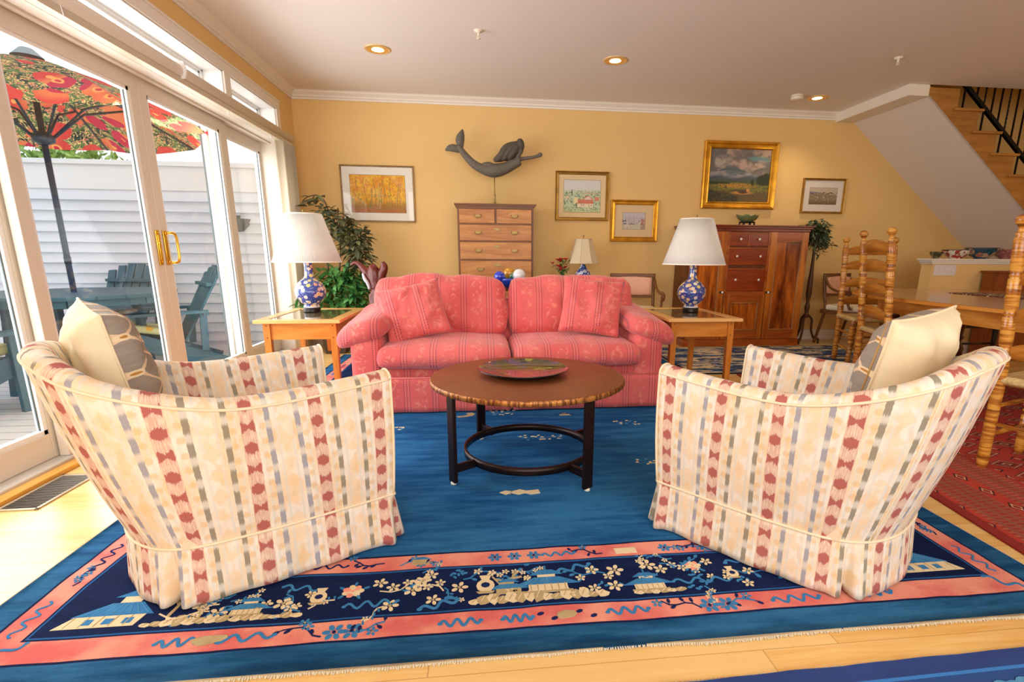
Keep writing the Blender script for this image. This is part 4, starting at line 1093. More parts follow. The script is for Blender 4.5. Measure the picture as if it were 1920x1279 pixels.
# ================================================================== mermaid weathervane
mm = thing('mermaid_figure', 'grey weathered mermaid weathervane on a brass rod above the tall chest', 'sculpture', (.172, 6.22, 1.61))
b = MB()
def L3(pts): return [Vector((x-.172, 0, z-1.61)) for x, z in pts]
b.tube([tuple(p) for p in catmull([(*v,) for v in L3([(-.225, 2.235), (-.15, 2.14), (-.05, 2.045), (.06, 1.995), (.16, 1.985), (.27, 2.005), (.38, 2.055), (.455, 2.10)])], 40)],
       [.028+.034*min(1, k/24)+(.012*math.exp(-((k-23)/5)**2))-.014*max(0, (k-28)/12) for k in range(41)], 14, flat=(1, 1.0))
b.sphere(L3([(.10, 2.035)])[0], .052, 16, (1.5, .8, .8))
b.sphere(L3([(.37, 2.07)])[0], .05, 16, (1.3, .9, .8)); b.sphere(L3([(.44, 2.06)])[0], .03, 12)
b.tube([tuple(p) for p in L3([(.38, 2.095), (.50, 2.12), (.60, 2.135), (.67, 2.155)])], [.028, .020, .017, .019], 12)
b.sphere(L3([(.685, 2.165)])[0], .024, 12, (1.2, .8, 1))
b.sphere(L3([(.455, 2.215)])[0], .055, 16, (.8, .8, 1.1)); b.tube([tuple(p) for p in L3([(.42, 2.10), (.45, 2.18)])], .03, 10)
bo = b.build('body', plain('weathered_lead', '716a5e', .75, .2, vary=.3, nscale=40), mm)
rm = bo.modifiers.new('merge', 'REMESH'); rm.mode = 'VOXEL'; rm.voxel_size = .007; rm.use_smooth_shade = True
b = MB(); n = 9
for i in range(n):
    t = i/(n-1); e = Vector((.215+.20*t-.172-.05, (i % 3-1)*.018, 2.085+.03*t-1.61)); s_ = Vector((.47-.172, 0, 2.275-1.61))
    P = catmull([tuple(s_), tuple(s_.lerp(e, .4)+Vector((-.03+.05*t, e.y, .03-.02*t))), tuple(s_.lerp(e, .75)+Vector((0, e.y, .0))), tuple(e)], 14); b.tube([tuple(p) for p in P], [.022, .031, .036, .039, .041, .043, .044, .044, .043, .042, .040, .036, .031, .024, .012], 8)
b.sphere((.46-.172, 0, 2.255-1.61), .062, 16, (.8, .9, 1.2))
ho = b.build('hair', plain('weathered_lead_dark', '5f574c', .8, .2, vary=.35, nscale=50), mm)
rm = ho.modifiers.new('merge', 'REMESH'); rm.mode = 'VOXEL'; rm.voxel_size = .006; rm.use_smooth_shade = True
b = MB(); b.sm = True
def fluke(pts): 
    q = catmull(pts+[pts[0]], 36)[:-1]; b.prism([(p[0]-.172, p[1]-1.61) for p in q], XZ(0, .012, 0), .024, .006)
fluke([(-.245, 2.20), (-.20, 2.27), (-.175, 2.33), (-.155, 2.375), (-.135, 2.40), (-.125, 2.34), (-.135, 2.27), (-.165, 2.21)][::-1] if 0 else [(-.22, 2.20), (-.245, 2.27), (-.235, 2.33), (-.20, 2.375), (-.165, 2.40), (-.15, 2.34), (-.155, 2.27), (-.175, 2.20)])
fluke([(-.19, 2.225), (-.26, 2.245), (-.31, 2.24), (-.345, 2.215), (-.362, 2.18), (-.31, 2.175), (-.25, 2.165), (-.20, 2.165)])
b.build('tail_fin', plain('weathered_lead'), mm) if False else b.build('tail_fin', MT['weathered_lead'], mm)
MB().tube([(0, 0, .03), (0, 0, .36)], .006, 10).build('rod', M_AGED, mm)
MB().lathe([(.012, 0), (.02, .01), (.02, .03), (.009, .04), (.012, .06), (.008, .09), (.012, .11), (.012, .12), (.006, .125)], 16).build('socket', M_AGED, mm)

# ================================================================== big cupboard
M_CB = wood('cupboard_pine', 'd6802a', '8e3e0c', 'Z', 4.5, .28, knots=1.3, coat=.35); M_CBR = wood('cupboard_rail', 'bc6222', '8c4010', 'X', 5, .3, coat=.3); M_CBD = wood('cupboard_drawer', 'a44418', '7c2c0c', 'X', 6, .28, coat=.35); M_CBP = wood('cupboard_panel', 'dd7622', '5e2006', 'Z', 3.6, .22, knots=1.1, coat=.5)
cb = thing('cupboard', 'long low antique pine cupboard with panelled doors and five small drawers against the wall', 'cupboard', (3.155, 6.02, 0))
X0, X1, H_ = -.735, .735, 1.40
MB().box(X0, 0, 0, X1, .43, H_).build('case', wood('cupboard_side', '7a4220', '5a2c12', 'Z', 5, .35), cb)
b = MB(); b.box(X0-.045, -.045, H_+.012, X1+.045, .43, H_+.03, .004); b.box(X0-.03, -.03, H_-.012, X1+.03, .43, H_+.014, .006); b.box(X0-.012, -.012, H_-.04, X1+.012, .43, H_-.01, .004); b.build('cornice', wood('cupboard_top', '8a3412', '66220a', 'X', 6, .3, coat=.3), cb)
MB().box(X0-.012, -.015, 0, X1+.012, .43, .085, .006).build('plinth', M_CBR, cb)
def cdoor(x0, x1, z0, z1, knob=None, rail=.10, stile=.075):
    d = MB().box(x0, -.006, z0, x1, .0, z1).build('door', M_CBP, cb)
    for s in ((x0, z0, x0+stile, z1), (x1-stile, z0, x1, z1)): MB().box(s[0], -.024, s[1], s[2], -.006, s[3], .002).build('stile', M_CB, d)
    for s in ((x0+stile, z0, x1-stile, z0+rail*1.1), (x0+stile, z1-rail, x1-stile, z1)): MB().box(s[0], -.024, s[1], s[2], -.006, s[3], .002).build('rail', M_CBR, d)
    b = MB(); k = .012; a0, a1, c0, c1 = x0+stile, x1-stile, z0+rail*1.1, z1-rail
    for s in ((a0, c0, a0+k, c1), (a1-k, c0, a1, c1), (a0, c0, a1, c0+k), (a0, c1-k, a1, c1)): b.box(s[0], -.027, s[1], s[2], -.006, s[3], .003)
    b.build('moulding', wood('cupboard_moulding', 'c08a52', '8a5428', 'Z', 6, .3), d)
    if knob: 
        MB().box(knob[0]-.032, -.028, knob[1]-.012, knob[0]+.032, -.024, knob[1]+.012, .001).build('lock_plate', plain('dark_plate', '4a3a20', .4, .6), d)
        cknob(knob[0], knob[1], d)
    return d
M_POR = plain('white_porcelain', 'f2ece2', .15)
def cknob(x, z, par):
    MB().lathe([(.006, 0), (.006, .010), (.013, .016), (.014, .022), (.009, .027), (0, .028)], 16, M=Matrix.Translation((x, -.024, z)) @ Matrix.Rotation(R(90), 4, 'X'), cap=False).build('knob', M_POR, par)
cdoor(X0+.01, -.285, .09, 1.355, (-.305, .655)); cdoor(.255, X1-.01, .09, 1.355, (.275, .655)); cdoor(-.275, .245, .09, .635)
b = MB(); b.box(-.285, -.018, .635, -.252, 0, 1.355); b.box(.222, -.018, .635, .255, 0, 1.355); b.box(-.25, -.018, .635, .222, 0, .665); b.box(-.03, -.018, 1.195, -.012, 0, 1.345); b.build('face_frame', M_CBR, cb)
def cdrawer(x0, x1, z0, z1, ks):
    d = MB().box(x0, -.016, z0, x1, 0, z1, .003).build('drawer', M_CBD, cb); MB().box(x0, -.022, z1-.014, x1, 0, z1, .004).build('lip', M_CBR, d)
    for k in ks: cknob(k, (z0+z1)/2, d)
cdrawer(-.248, -.033, 1.195, 1.345, (-.13,)); cdrawer(-.008, .220, 1.195, 1.345, (.10,)); cdrawer(-.248, .220, .975, 1.175, (-.16, .13)); cdrawer(-.248, .220, .67, .935, (-.155, .135))
# jade bowl
jb = thing('stone_bowl', 'oval carved green stone bowl on a dark wooden stand on top of the cupboard', 'bowl', (3.19, 6.20, 1.43))
b = MB(); b.lathe([(0, .05), (.07, .05), (.11, .075), (.135, .11), (.14, .125), (.128, .12), (.1, .09), (0, .07)], 40, cap=False)
for v in b.b.verts: v.co.y *= .62; a = math.atan2(v.co.y, v.co.x); v.co.z += .008*math.cos(6*a)*(v.co.z > .1)
b.build('bowl', plain('green_stone', '6f7a4a', .3, vary=.35, nscale=30), jb)
b = MB(); b.lathe([(.07, .035), (.1, .04), (.1, .05), (.06, .052)], 30)
for v in b.b.verts: v.co.y *= .6
for k in range(8): a = R(45*k+10); b.tube([(.09*math.cos(a), .05*math.sin(a), .045), (.10*math.cos(a), .056*math.sin(a), .02), (.09*math.cos(a), .052*math.sin(a), 0)], .008, 6)
b.build('stand', plain('dark_stand', '1f140f', .35), jb)

# plant stand with trailing plant
ps_ = thing('plant_stand', 'slender dark wood pedestal with a curved foot right of the cupboard', 'plant stand', (4.10, 6.2, 0))
M_PS = wood('stand_walnut', '6a4526', '4a2c16', 'Z', 8, .35)
q = [(.02, .32), (.026, .34), (.034, .36), (.02, .38), (.026, .42), (.034, .46), (.022, .50), (.018, .52), (.034, .62), (.032, .75), (.020, .95), (.014, 1.15), (.016, 1.2), (.05, 1.215), (.09, 1.225), (.09, 1.24)]
MB().lathe(q, 20).build('post', M_PS, ps_)
for k in range(3):
    a = R(-20+120*k); P = catmull([(.015*math.cos(a), .015*math.sin(a), .36), (.07*math.cos(a), .07*math.sin(a), .30), (.08*math.cos(a), .08*math.sin(a), .16), (.13*math.cos(a), .13*math.sin(a), .05), (.17*math.cos(a), .17*math.sin(a), .06), (.175*math.cos(a), .175*math.sin(a), .0)], 24)
    MB().tube([tuple(p) for p in P], .014, 8).build('foot', M_PS, ps_)
def leaf_mesh(b, p, d, L, W, up=Vector((0, 0, 1)), droop=.3):
    d = d.normalized(); s = d.cross(up)
    if s.length < .05: s = Vector((1, 0, 0))
    s.normalize(); n = s.cross(d)
    pts = []
    for k in range(5): t = k/4; pts.append(p+d*L*t-Vector((0, 0, 1))*droop*L*t*t)
    ws = [0.05, .8, 1, .65, 0]
    prev = None
    for k in range(5):
        l_, c_, r_ = pts[k]-s*W/2*ws[k]+n*W*.12*ws[k], pts[k], pts[k]+s*W/2*ws[k]+n*W*.12*ws[k]
        vs = [b.b.verts.new(x) for x in (l_, c_, r_)]
        if prev:
            for a, e in ((0, 1), (1, 2)): f = b.b.faces.new((prev[a], prev[e], vs[e], vs[a])); f.smooth = True; f.material_index = b.mi
        prev = vs
def foliage(name, lab, cat, loc, clusters, seed, leaf, mats, pot, parent_kw={}):
    t = thing(name, lab, cat, loc); rnd = random.Random(seed); b = MB()
    for (c, rad, n, mi) in clusters:
        b.mi = mi
        for _ in range(n):
            d = Vector((rnd.gauss(0, 1), rnd.gauss(0, 1), rnd.gauss(0, 1))).normalized(); rr_ = rnd.random()**.5
            p = Vector(c)+Vector((d.x*rad[0], d.y*rad[1], d.z*rad[2]))*rr_
            dd = Vector((d.x*.8, d.y*.8, -.25+.5*rnd.random()))+Vector((rnd.gauss(0, .35), rnd.gauss(0, .35), rnd.gauss(0, .25)))
            leaf_mesh(b, p, dd, leaf[0]*(.7+.6*rnd.random()), leaf[1]*(.7+.5*rnd.random()), Vector((rnd.gauss(0, .3), rnd.gauss(0, .3), 1)))
    b.build('foliage', mats, t, weld=False, fix=False); return t
M_L1 = m_leaf('dusty_leaves', '4c5238', '7a7a52'); M_L2 = m_leaf('fresh_leaves', '2f6a34', '5c9a4a'); M_L3 = m_leaf('grey_leaves', '46523a', '7c8a66')
M_L4 = m_leaf('yellowing_leaves', '8a8f3e', 'b5b84e')
pp = foliage('trailing_plant', 'bushy grey-green artificial plant on the slender stand beside the cupboard', 'plant', (4.10, 6.2, 1.24), [((0, 0, .12), (.15, .11, .17), 620, 0), ((.03, -.02, .02), (.11, .09, .10), 120, 0), ((-.14, 0, .2), (.05, .05, .04), 22, 0), ((.2, 0, -.02), (.08, .04, .03), 16, 0), ((.07, 0, -.12), (.04, .03, .06), 14, 0)], 4, (.070, .032), [M_L3], None)
MB().lathe([(.05, 0), (.075, .05), (.08, .1), (.075, .1), (.06, .05), (0, .03)], 20, cap=False).build('pot', plain('basket_dark', '3f3020', .8), pp)
b = MB(); b.tube([(0, 0, .05), (.1, 0, .06), (.24, 0, -.03)], .003, 5); b.tube([(0, 0, .05), (-.08, 0, .15), (-.15, 0, .22)], .003, 5); b.build('stem', M_PS, pp)

# ficus in the left corner
fc = foliage('ficus_tree', 'leafy ficus tree in a dark pot, in the corner behind the left lamp', 'plant', (-1.60, 5.95, 0),
    [((.08, 0, 1.38), (.18, .13, .16), 150, 0), ((.27, 0, 1.22), (.14, .10, .20), 190, 0), ((.32, -.02, 1.0), (.10, .09, .18), 130, 0), ((-.08, 0, 1.62), (.10, .07, .05), 16, 0), ((-.16, 0, 1.55), (.10, .07, .03), 9, 0), ((.0, 0, 1.5), (.12, .1, .06), 24, 0), ((.28, -.05, 1.2), (.12, .10, .12), 10, 2),
     ((.10, -.05, .75), (.32, .22, .20), 420, 1), ((-.10, -.05, .58), (.30, .2, .16), 170, 1), ((.28, -.08, .58), (.2, .2, .16), 150, 1), ((-.28, 0, .66), (.08, .08, .10), 30, 1)], 11, (.098, .050), [M_L1, M_L2, M_L4], None)
b = MB()
for P in ([(0, 0, .2), (.03, 0, .6), (.1, 0, 1.0), (.12, 0, 1.35), (.1, 0, 1.5)], [(.02, 0, .3), (-.03, 0, .8), (-.02, 0, 1.3), (.02, 0, 1.5), (-.05, 0, 1.65), (-.18, 0, 1.64), (-.25, 0, 1.57)], [(0, .02, .3), (.12, 0, .8), (.25, 0, 1.1), (.3, 0, 1.3)]):
    q = catmull(P, 24); b.tube([tuple(p) for p in q], [.014-.010*k/24 for k in range(25)], 6)
b.build('stem', plain('ficus_bark', '5c4630', .8), fc)
b = MB(); b.box(-.13, -.13, 0, .13, .13, .30)
for v in b.b.verts:
    k = .78+.30*(v.co.z/.30); v.co.x *= k; v.co.y *= k
b.build('pot', plain('bronze_pot', '4a3a2a', .4, .3), fc)
b = MB(); b.cbox((-.01, -.125, .155), (.13, .006, .24), .002, Matrix.Rotation(R(7), 4, 'X')); b.build('pot_panel', plain('orange_glaze', 'c8641c', .35, vary=.3, nscale=20), fc)
MB().box(-.12, -.12, .27, .12, .12, .285).build('soil', plain('soil', '3a2a1c', .95), fc)

# carved wood figure on a pedestal
pe = thing('pedestal', 'narrow wooden pedestal hidden behind the sofa arm, carrying the carved figure', 'pedestal', (-1.02, 5.3, .0115))
MB().box(-.15, -.15, .49, .15, .15, .515, .004).build('top', M_MAH, pe); MB().lathe([(.13, 0), (.13, .03), (.04, .06), (.03, .3), (.05, .46), (.08, .49)], 20).build('column', M_MAH, pe)
cf = thing('carved_figure', 'twisting reddish-brown carved wood sculpture left of the sofa back', 'sculpture', (-1.02, 5.3, .5268))
b = MB()
for P, r_ in (([(.0, 0, .0), (-.02, 0, .08), (.01, 0, .18), (.0, 0, .26)], [.07, .055, .06, .055]), ([(.0, 0, .24), (-.05, 0, .33), (-.12, 0, .42), (-.17, 0, .46), (-.22, 0, .44)], [.055, .05, .03, .02, .01]),
              ([(.0, 0, .22), (-.01, 0, .32), (-.01, 0, .40), (.02, .0, .43)], [.06, .062, .055, .03]), ([(.02, 0, .24), (.06, 0, .34), (.09, 0, .42), (.075, 0, .47)], [.05, .045, .038, .018]), ([(-.03, -.02, .12), (.03, -.03, .2), (-.02, -.03, .3)], [.03, .035, .03]), ([(-.08, -.02, .0), (0, 0, .02), (.08, -.01, .0)], [.03, .05, .03]), ([(-.03, -.03, .02), (-.045, -.02, .14), (.02, -.04, .2)], [.02, .025, .02]), ([(.04, -.03, .0), (.02, -.03, .1), (.05, -.02, .2)], [.02, .025, .03])):
    q = catmull(P, 16); rr_ = [float(x[0]) for x in catmull([(v,) for v in r_], 16)]; b.tube([tuple(p) for p in q], rr_, 10)
o = b.build('carving', plain('red_brown_carving', '6c2a22', .25, vary=.35, nscale=14), cf)
rm = o.modifiers.new('merge', 'REMESH'); rm.mode = 'VOXEL'; rm.voxel_size = .006; rm.use_smooth_shade = True
b = MB(); q = catmull([(-.105, -.045, .36), (-.09, -.055, .31), (-.065, -.055, .27), (-.05, -.055, .21)], 12); b.tube([tuple(p) for p in q], [.01+.007*math.sin(math.pi*k/12) for k in range(13)], 8); b.build('pale_highlight', plain('highlight_paint', 'd8cbd6', .3), cf)  # white highlight on the carving, modelled as a pale strip
# ================================================================== rugs
RX0, RX1, RY0, RY1 = -1.49, 1.905, 1.205, 5.75
def m_rug():
    g = G('chinese_rug_pile', .95, spec=.1)
    x, y, z = g.xyz(g.coord()); wob = (g.noise(g.vec(x, y, 0.), 3.5, 2.)-.5)*.022
    ex = (RX1-RX0)/2-g.ab(x); ey = (RY1-RY0)/2-g.ab(y); e = g.math('MINIMUM', ex, ey)+wob*g.smooth(g.math('MINIMUM', ex, ey), 0., .08)
    n = g.smooth(g.noise(g.vec(x*.5, y*3., 0.), 5., 5., .7)*.6+g.noise(g.vec(x, y, 7.), 1.6, 3.)*.4, .36, .64); nf = g.noise(g.vec(x, y, 0.), 160., 2.)
    blue = g.mix(n, lin('10426e')[:3], lin('3474a6')[:3]); fld = g.mix(n, lin('114b84')[:3], lin('357ab2')[:3])
    pink = g.mix(g.smooth(g.noise(g.vec(x, y, 0.), 6., 4.), .35, .65), lin('e2706c')[:3], lin('f4a48e')[:3]); navy = g.mix(n, lin('0e1842')[:3], lin('162452')[:3]); nv = lin('1a1f48')[:3]; lb = lin('2c66a8')[:3]
    c = fld
    for lim, cc in ((.528, nv), (.518, pink), (.437, nv), (.432, lb), (.424, navy), (.203, lb), (.197, nv), (.190, pink), (.106, nv), (.097, blue), (.004, lin('d8ccb0')[:3])):
        c = g.mix((e < lim), c, cc)
    c = g.mix(nf*.22, c, (.0, .02, .05))
    g.col(c).bump(g.noise(g.vec(x, y, z), 260., 2.)+n*.6, .35, .004); return g.m
MR = m_rug()
def pile(name, a, b_):
    g = G(name, .95, spec=.1); v = g.coord(); n = g.noise(v, 30., 3.); g.col(g.mix(n, lin(a)[:3], lin(b_)[:3])).bump(g.noise(v, 260., 2.), .3, .003); return g.m
PIL = [MR, pile('cream_pile', 'd6c39a', 'efe0bd'), pile('blue_pile', '2a6aa6', '4a92c4'), pile('navy_pile', '151f4c', '222f66'), pile('tan_pile', 'a08e68', 'cbb88c'), pile('rose_pile', 'e88d7a', 'f3b09a'), pile('pale_blue_pile', '3f86b8', '6aa2c8')]
CR, BL, NV, TA, RO, PB = 1, 2, 3, 4, 5, 6
rg = MB(); cx_, cy_ = (RX0+RX1)/2, (RY0+RY1)/2
nx, ny = 90, 110; hz = .010
P = []
for i in range(nx+1):
    row = []
    for j in range(ny+1):
        x = -(RX1-RX0)/2+(RX1-RX0)*i/nx; y = -(RY1-RY0)/2+(RY1-RY0)*j/ny
        if j == 0: y += .010*noise.noise(Vector((x*3.1, 1, 0)))+.004*noise.noise(Vector((x*14, 5, 0)))
        row.append(Vector((x, y, hz)))
    P.append(row)
rg.grid(P)
for lst in ([r_[0] for r_ in P], [r_[-1] for r_ in P][::-1], P[0][::-1], P[-1]):
    rg.grid([[p, Vector((p.x, p.y, 0))] for p in lst])
ZM = [hz+.0012]
def W(x, y): return (x-cx_, y-cy_)
def blob(cx, cy, rx, ry, m, n=12, rot=0., jit=.0, seed=0, z=0.):
    rnd = random.Random(seed); pts = []
    for k in range(n):
        a = 2*math.pi*k/n; j = 1+jit*(rnd.random()-.5)*2; px, py = rx*j*math.cos(a), ry*j*math.sin(a)
        pts.append((px*math.cos(rot)-py*math.sin(rot), px*math.sin(rot)+py*math.cos(rot)))
    stamp([(cx+p[0], cy+p[1]) for p in pts], m, z)
def stamp(pts, m, dz=0.):
    ZM.append(0); z = ZM[0]+dz+2e-5*(len(ZM) % 45); q = [W(*p) for p in pts]
    top = [rg.b.verts.new((x, y, z)) for x, y in q]; bot = [rg.b.verts.new((x, y, hz-.002)) for x, y in q]
    A = sum(q[i][0]*q[(i+1) % len(q)][1]-q[(i+1) % len(q)][0]*q[i][1] for i in range(len(q)))
    if A < 0: top.reverse(); bot.reverse()
    f = rg.b.faces.new(top); f.material_index = m
    for i in range(len(top)): j = (i+1) % len(top); g_ = rg.b.faces.new((top[j], top[i], bot[i], bot[j])); g_.material_index = m
def stroke(pts, w_, m, dz=0.):
    """thick polyline"""
    pts = [Vector(p[:2]) for p in pts]
    for a, b_ in zip(pts, pts[1:]):
        d = (b_-a); L = d.length
        if L < 1e-6: continue
        n = Vector((-d.y, d.x))/L*w_/2; e = d/L*w_*.3
        stamp([tuple(a-n-e), tuple(b_-n+e), tuple(b_+n+e), tuple(a+n-e)], m, dz)
FR = [0]
def T(x0, y0, rot, s, p): c_, s_ = math.cos(rot), math.sin(rot); return (x0+s*(p[0]*c_-p[1]*s_), y0+s*(p[0]*s_+p[1]*c_))
def flower(x, y, s, petals=5, m=CR, mc=TA, rot=0.):
    for k in range(petals):
        a = rot+2*math.pi*k/petals; blob(x+s*.62*math.cos(a), y+s*.62*math.sin(a), s*.36, s*.24, m, 8, a)
    blob(x, y, s*.18, s*.18, mc, 6, z=.0006)
def spray(x, y, s, rot, seed, ml=BL, mf=CR):
    rnd = random.Random(seed); pts = []
    for k in range(6): pts.append(T(x, y, rot, s, (k*.22, .12*math.sin(k*1.3+seed))))
    stroke(pts, .0045, mf if seed % 2 else ml)
    for k in range(1, 6):
        px, py = pts[k]; a = rot+rnd.choice((-1, 1))*(.6+rnd.random()*.8); d = s*.17
        qx, qy = px+d*math.cos(a), py+d*math.sin(a); stroke([(px, py), (qx, qy)], .003, ml)
        if rnd.random() < .45: flower(qx, qy, s*.17, 5, mf, TA, rnd.random()*3)
        else: blob(qx, qy, s*.10, s*.055, ml, 6, a)
def peony(x, y, s):
    for k in range(7): a = k*.9; blob(x+s*.5*math.cos(a), y+s*.42*math.sin(a), s*.34, s*.26, (CR, RO)[k % 2], 9, a, .1, k)
    blob(x, y, s*.36, s*.3, CR, 9, z=.0006); blob(x, y, s*.14, s*.12, RO, 7, z=.001)
    for a in (.4, 1.5, 2.6, 3.9, 5.3): blob(x+s*1.05*math.cos(a), y+s*.9*math.sin(a), s*.26, s*.13, BL, 6, a)
def ribbon(x, y, L, rot, m=BL, amp=.016, n=3, w_=.008):
    pts = [T(x, y, rot, 1, (L*(t/28-.5), amp*math.sin(t/28*n*2*math.pi)*(1-.3*abs(t/14-1)))) for t in range(29)]; stroke(pts, w_, m)
    for e in (0, -1): blob(*pts[e], w_*.9, w_*.7, m, 6)
def pagoda(x, y, s, rot=0., roof=BL, base=CR):
    f = lambda *ps: [T(x, y, rot, s, p) for p in ps]
    stamp(f((-.42, 0), (.42, 0), (.42, .05), (-.42, .05)), TA); stamp(f((-.34, .05), (.34, .05), (.34, .24), (-.34, .24)), base)
    for k in range(6): u = -.30+k*.12; stroke(f((u, .06), (u, .23)), s*.02, TA, .0006)
    stamp(f((-.56, .22), (.56, .22), (.40, .32), (.22, .42), (-.22, .42), (-.40, .32)), roof, .0003)
    for k in range(7): u = -.36+k*.12; stroke(f((u*1.1, .24), (u*.6, .41)), s*.012, PB, .001)
    stamp(f((-.16, .42), (.16, .42), (.16, .52), (-.16, .52)), base, .0002); stamp(f((-.30, .50), (.30, .50), (.12, .64), (-.12, .64)), roof, .0004); stroke(f((0, .62), (0, .76)), s*.035, roof)
    stroke(f((-.56, .24), (-.64, .32)), s*.03, roof); stroke(f((.56, .24), (.64, .32)), s*.03, roof)
def rocks(x, y, w_, h, rot=0., seed=0):
    rnd = random.Random(seed); n = max(4, int(w_/.028))
    for k in range(n):
        u = (k+.5)/n*w_-w_/2; hh = h*(.45+.6*rnd.random())*(1-abs(u/w_)**2*1.6)
        px, py = T(x, y, rot, 1, (u, hh*.4)); blob(px, py, .020, max(.008, hh*.6), TA if k % 2 else CR, 9, rot, .22, seed+k)
        stroke([T(x, y, rot, 1, (u-.008, hh*.2)), T(x, y, rot, 1, (u+.004, hh*.8))], .0025, TA if k % 2 == 0 else CR, .001)
def tree(x, y, s, rot, seed=0):
    P = [T(x, y, rot, s, p) for p in ((0, 0), (.08, .25), (-.04, .5), (.1, .75), (.3, .9))]; stroke(P, .010, TA); stroke([P[2], T(x, y, rot, s, (-.3, .7))], .006, TA)
    rnd = random.Random(seed)
    for k in range(6): px, py = T(x, y, rot, s, (-.4+.9*rnd.random(), .55+.5*rnd.random())); (flower(px, py, s*.09) if k % 2 else blob(px, py, s*.07, s*.04, BL, 6, rnd.random()*3))
def vase_m(x, y, s):
    blob(x, y+s*.4, s*.3, s*.34, CR, 12); stamp([(x-s*.12, y+s*.7), (x+s*.12, y+s*.7), (x+s*.2, y+s*.95), (x-s*.2, y+s*.95)], CR); stamp([(x-s*.22, y), (x+s*.22, y), (x+s*.3, y+s*.1), (x-s*.3, y+s*.1)], TA); blob(x, y+s*.42, s*.15, s*.14, NV, 8, z=.0008)
B0, B1 = 1.42, 1.62       # navy band, front border
rocks(.165, B0+.012, .44, .06, 0, 1); pagoda(.20, B0+.045, .19); pagoda(.07, B0+.05, .12, 0, BL, TA); tree(.10, B0+.03, .16, .2, 2); tree(.02, B0+.03, .15, -.4, 5)
vase_m(-.005, B0+.06, .10); spray(-.14, B0+.09, .11, 2.6, 3); spray(-.08, B0+.15, .10, .3, 4); flower(-.09, B0+.10, .030); flower(-.17, B0+.045, .026); flower(-.24, B0+.10, .030); flower(-.21, B0+.15, .028); flower(-.30, B0+.03, .028); blob(-.12, B0+.05, .016, .009, BL, 6)
peony(-.43, B0+.115, .042); ribbon(-.36, B0+.045, .16, .08); vase_m(-.53, B0+.06, .085); flower(-.35, B0+.15, .026); spray(-.34, B0+.10, .14, .35, 9); ribbon(-.60, B0+.15, .12, -.2, BL, .014, 2); spray(-.57, B0+.03, .10, 2.2, 6)
pagoda(-.73, B0+.03, .13); rocks(-.66, B0+.01, .20, .03, 0, 6); flower(-.63, B0+.075, .03); flower(-.60, B0+.05, .02); tree(-.86, B0+.02, .15, .3, 8)
flower(.36, B0+.15, .026); flower(.42, B0+.055, .028); flower(.44, B0+.14, .032); flower(.41, B0+.11, .02); spray(.40, B0+.12, .11, 2.9, 10); flower(.35, B0+.05, .022)
pagoda(.535, B0+.02, .15, 0, BL, CR); rocks(.56, B0+.008, .17, .035, 0, 12); flower(.56, B0+.16, .032); flower(.60, B0+.13, .026); spray(.61, B0+.15, .12, .1, 14); peony(.72, B0+.14, .036); ribbon(.72, B0+.055, .20, -.02, BL, .015, 3); vase_m(.84, B0+.055, .07); spray(.86, B0+.10, .13, -.3, 16)
for k, x in enumerate((-.98, 1.0, 1.12)): spray(x, B0+.05+.04*(k % 2), .13, .6*k, 21+k); flower(x+.06, B0+.12, .028)
_r = random.Random(77)
for k in range(46):
    x = -1.0+2.2*_r.random(); y = B0+.015+.175*_r.random()
    if k % 3 == 0: flower(x, y, .015+.008*_r.random(), 5, CR, TA, _r.random())
    elif k % 3 == 1:
        for q in range(4): blob(x+.012*q, y+.010*math.sin(q*2+k), .009, .005, BL, 6, _r.random()*3)
    else: spray(x, y, .07, _r.random()*6, 100+k)
for x, y in ((-.86, B0+.12), (-.15, B0+.02), (.90, B0+.16), (1.05, B0+.06), (.30, B0+.17)): ribbon(x, y, .12, .3, BL, .014, 2, .010)
# corner palaces
for sx, x0 in ((1, RX0), (-1, RX1)):
    X = lambda u: x0+sx*u
    q = [(X(.24), B0+.02), (X(.46), B0+.02), (X(.47), B0+.07), (X(.27), B0+.07)]; stamp(q, CR)
    for k in range(3): stamp([(X(.31+k*.055), B0+.032), (X(.335+k*.055), B0+.032), (X(.335+k*.055), B0+.056), (X(.31+k*.055), B0+.056)], BL, .0008)
    for k in range(5): stroke([(X(.27+k*.04), B0+.025), (X(.275+k*.04), B0+.068)], .003, TA, .0008)
    stamp([(X(.26), B0+.07), (X(.49), B0+.07), (X(.43), B0+.13), (X(.34), B0+.13)], BL)
    for k in range(8): stroke([(X(.29+k*.026), B0+.075), (X(.345+k*.011), B0+.128)], .002, PB, .0008)
    stamp([(X(.36), B0+.13), (X(.42), B0+.13), (X(.42), B0+.16), (X(.36), B0+.16)], CR); stamp([(X(.33), B0+.16), (X(.45), B0+.16), (X(.41), B0+.19), (X(.37), B0+.19)], BL)
    rocks(X(.60), B0+.01, .24, .045, 0, 30+sx); tree(X(.54), B0+.05, .2, .2*sx, 31); flower(X(.62), B0+.10, .035); flower(X(.68), B0+.05, .03)
    for k in range(9): flower(X(.30+.03*(k % 2)), 1.80+k*.19, .03); spray(X(.26), 1.86+k*.19, .12, .9, 40+k); 
    for k in range(3): pagoda(X(.31), 2.1+k*.75, .15, -R(90)*sx)
    for k in range(12): ribbon(X(.147), 1.50+.33*k, .16, R(90)+.05, NV if k % 2 else BL, .014, 3, .006); ribbon(X(.477), 1.9+.33*k, .14, R(90), NV, .011, 3, .006)
    for k in range(8): spray(X(.147), 1.66+.44*k, .09, R(90), 60+k, NV, BL)
    ribbon(X(.16), 1.345, .15, .7*sx, BL, .016, 2)
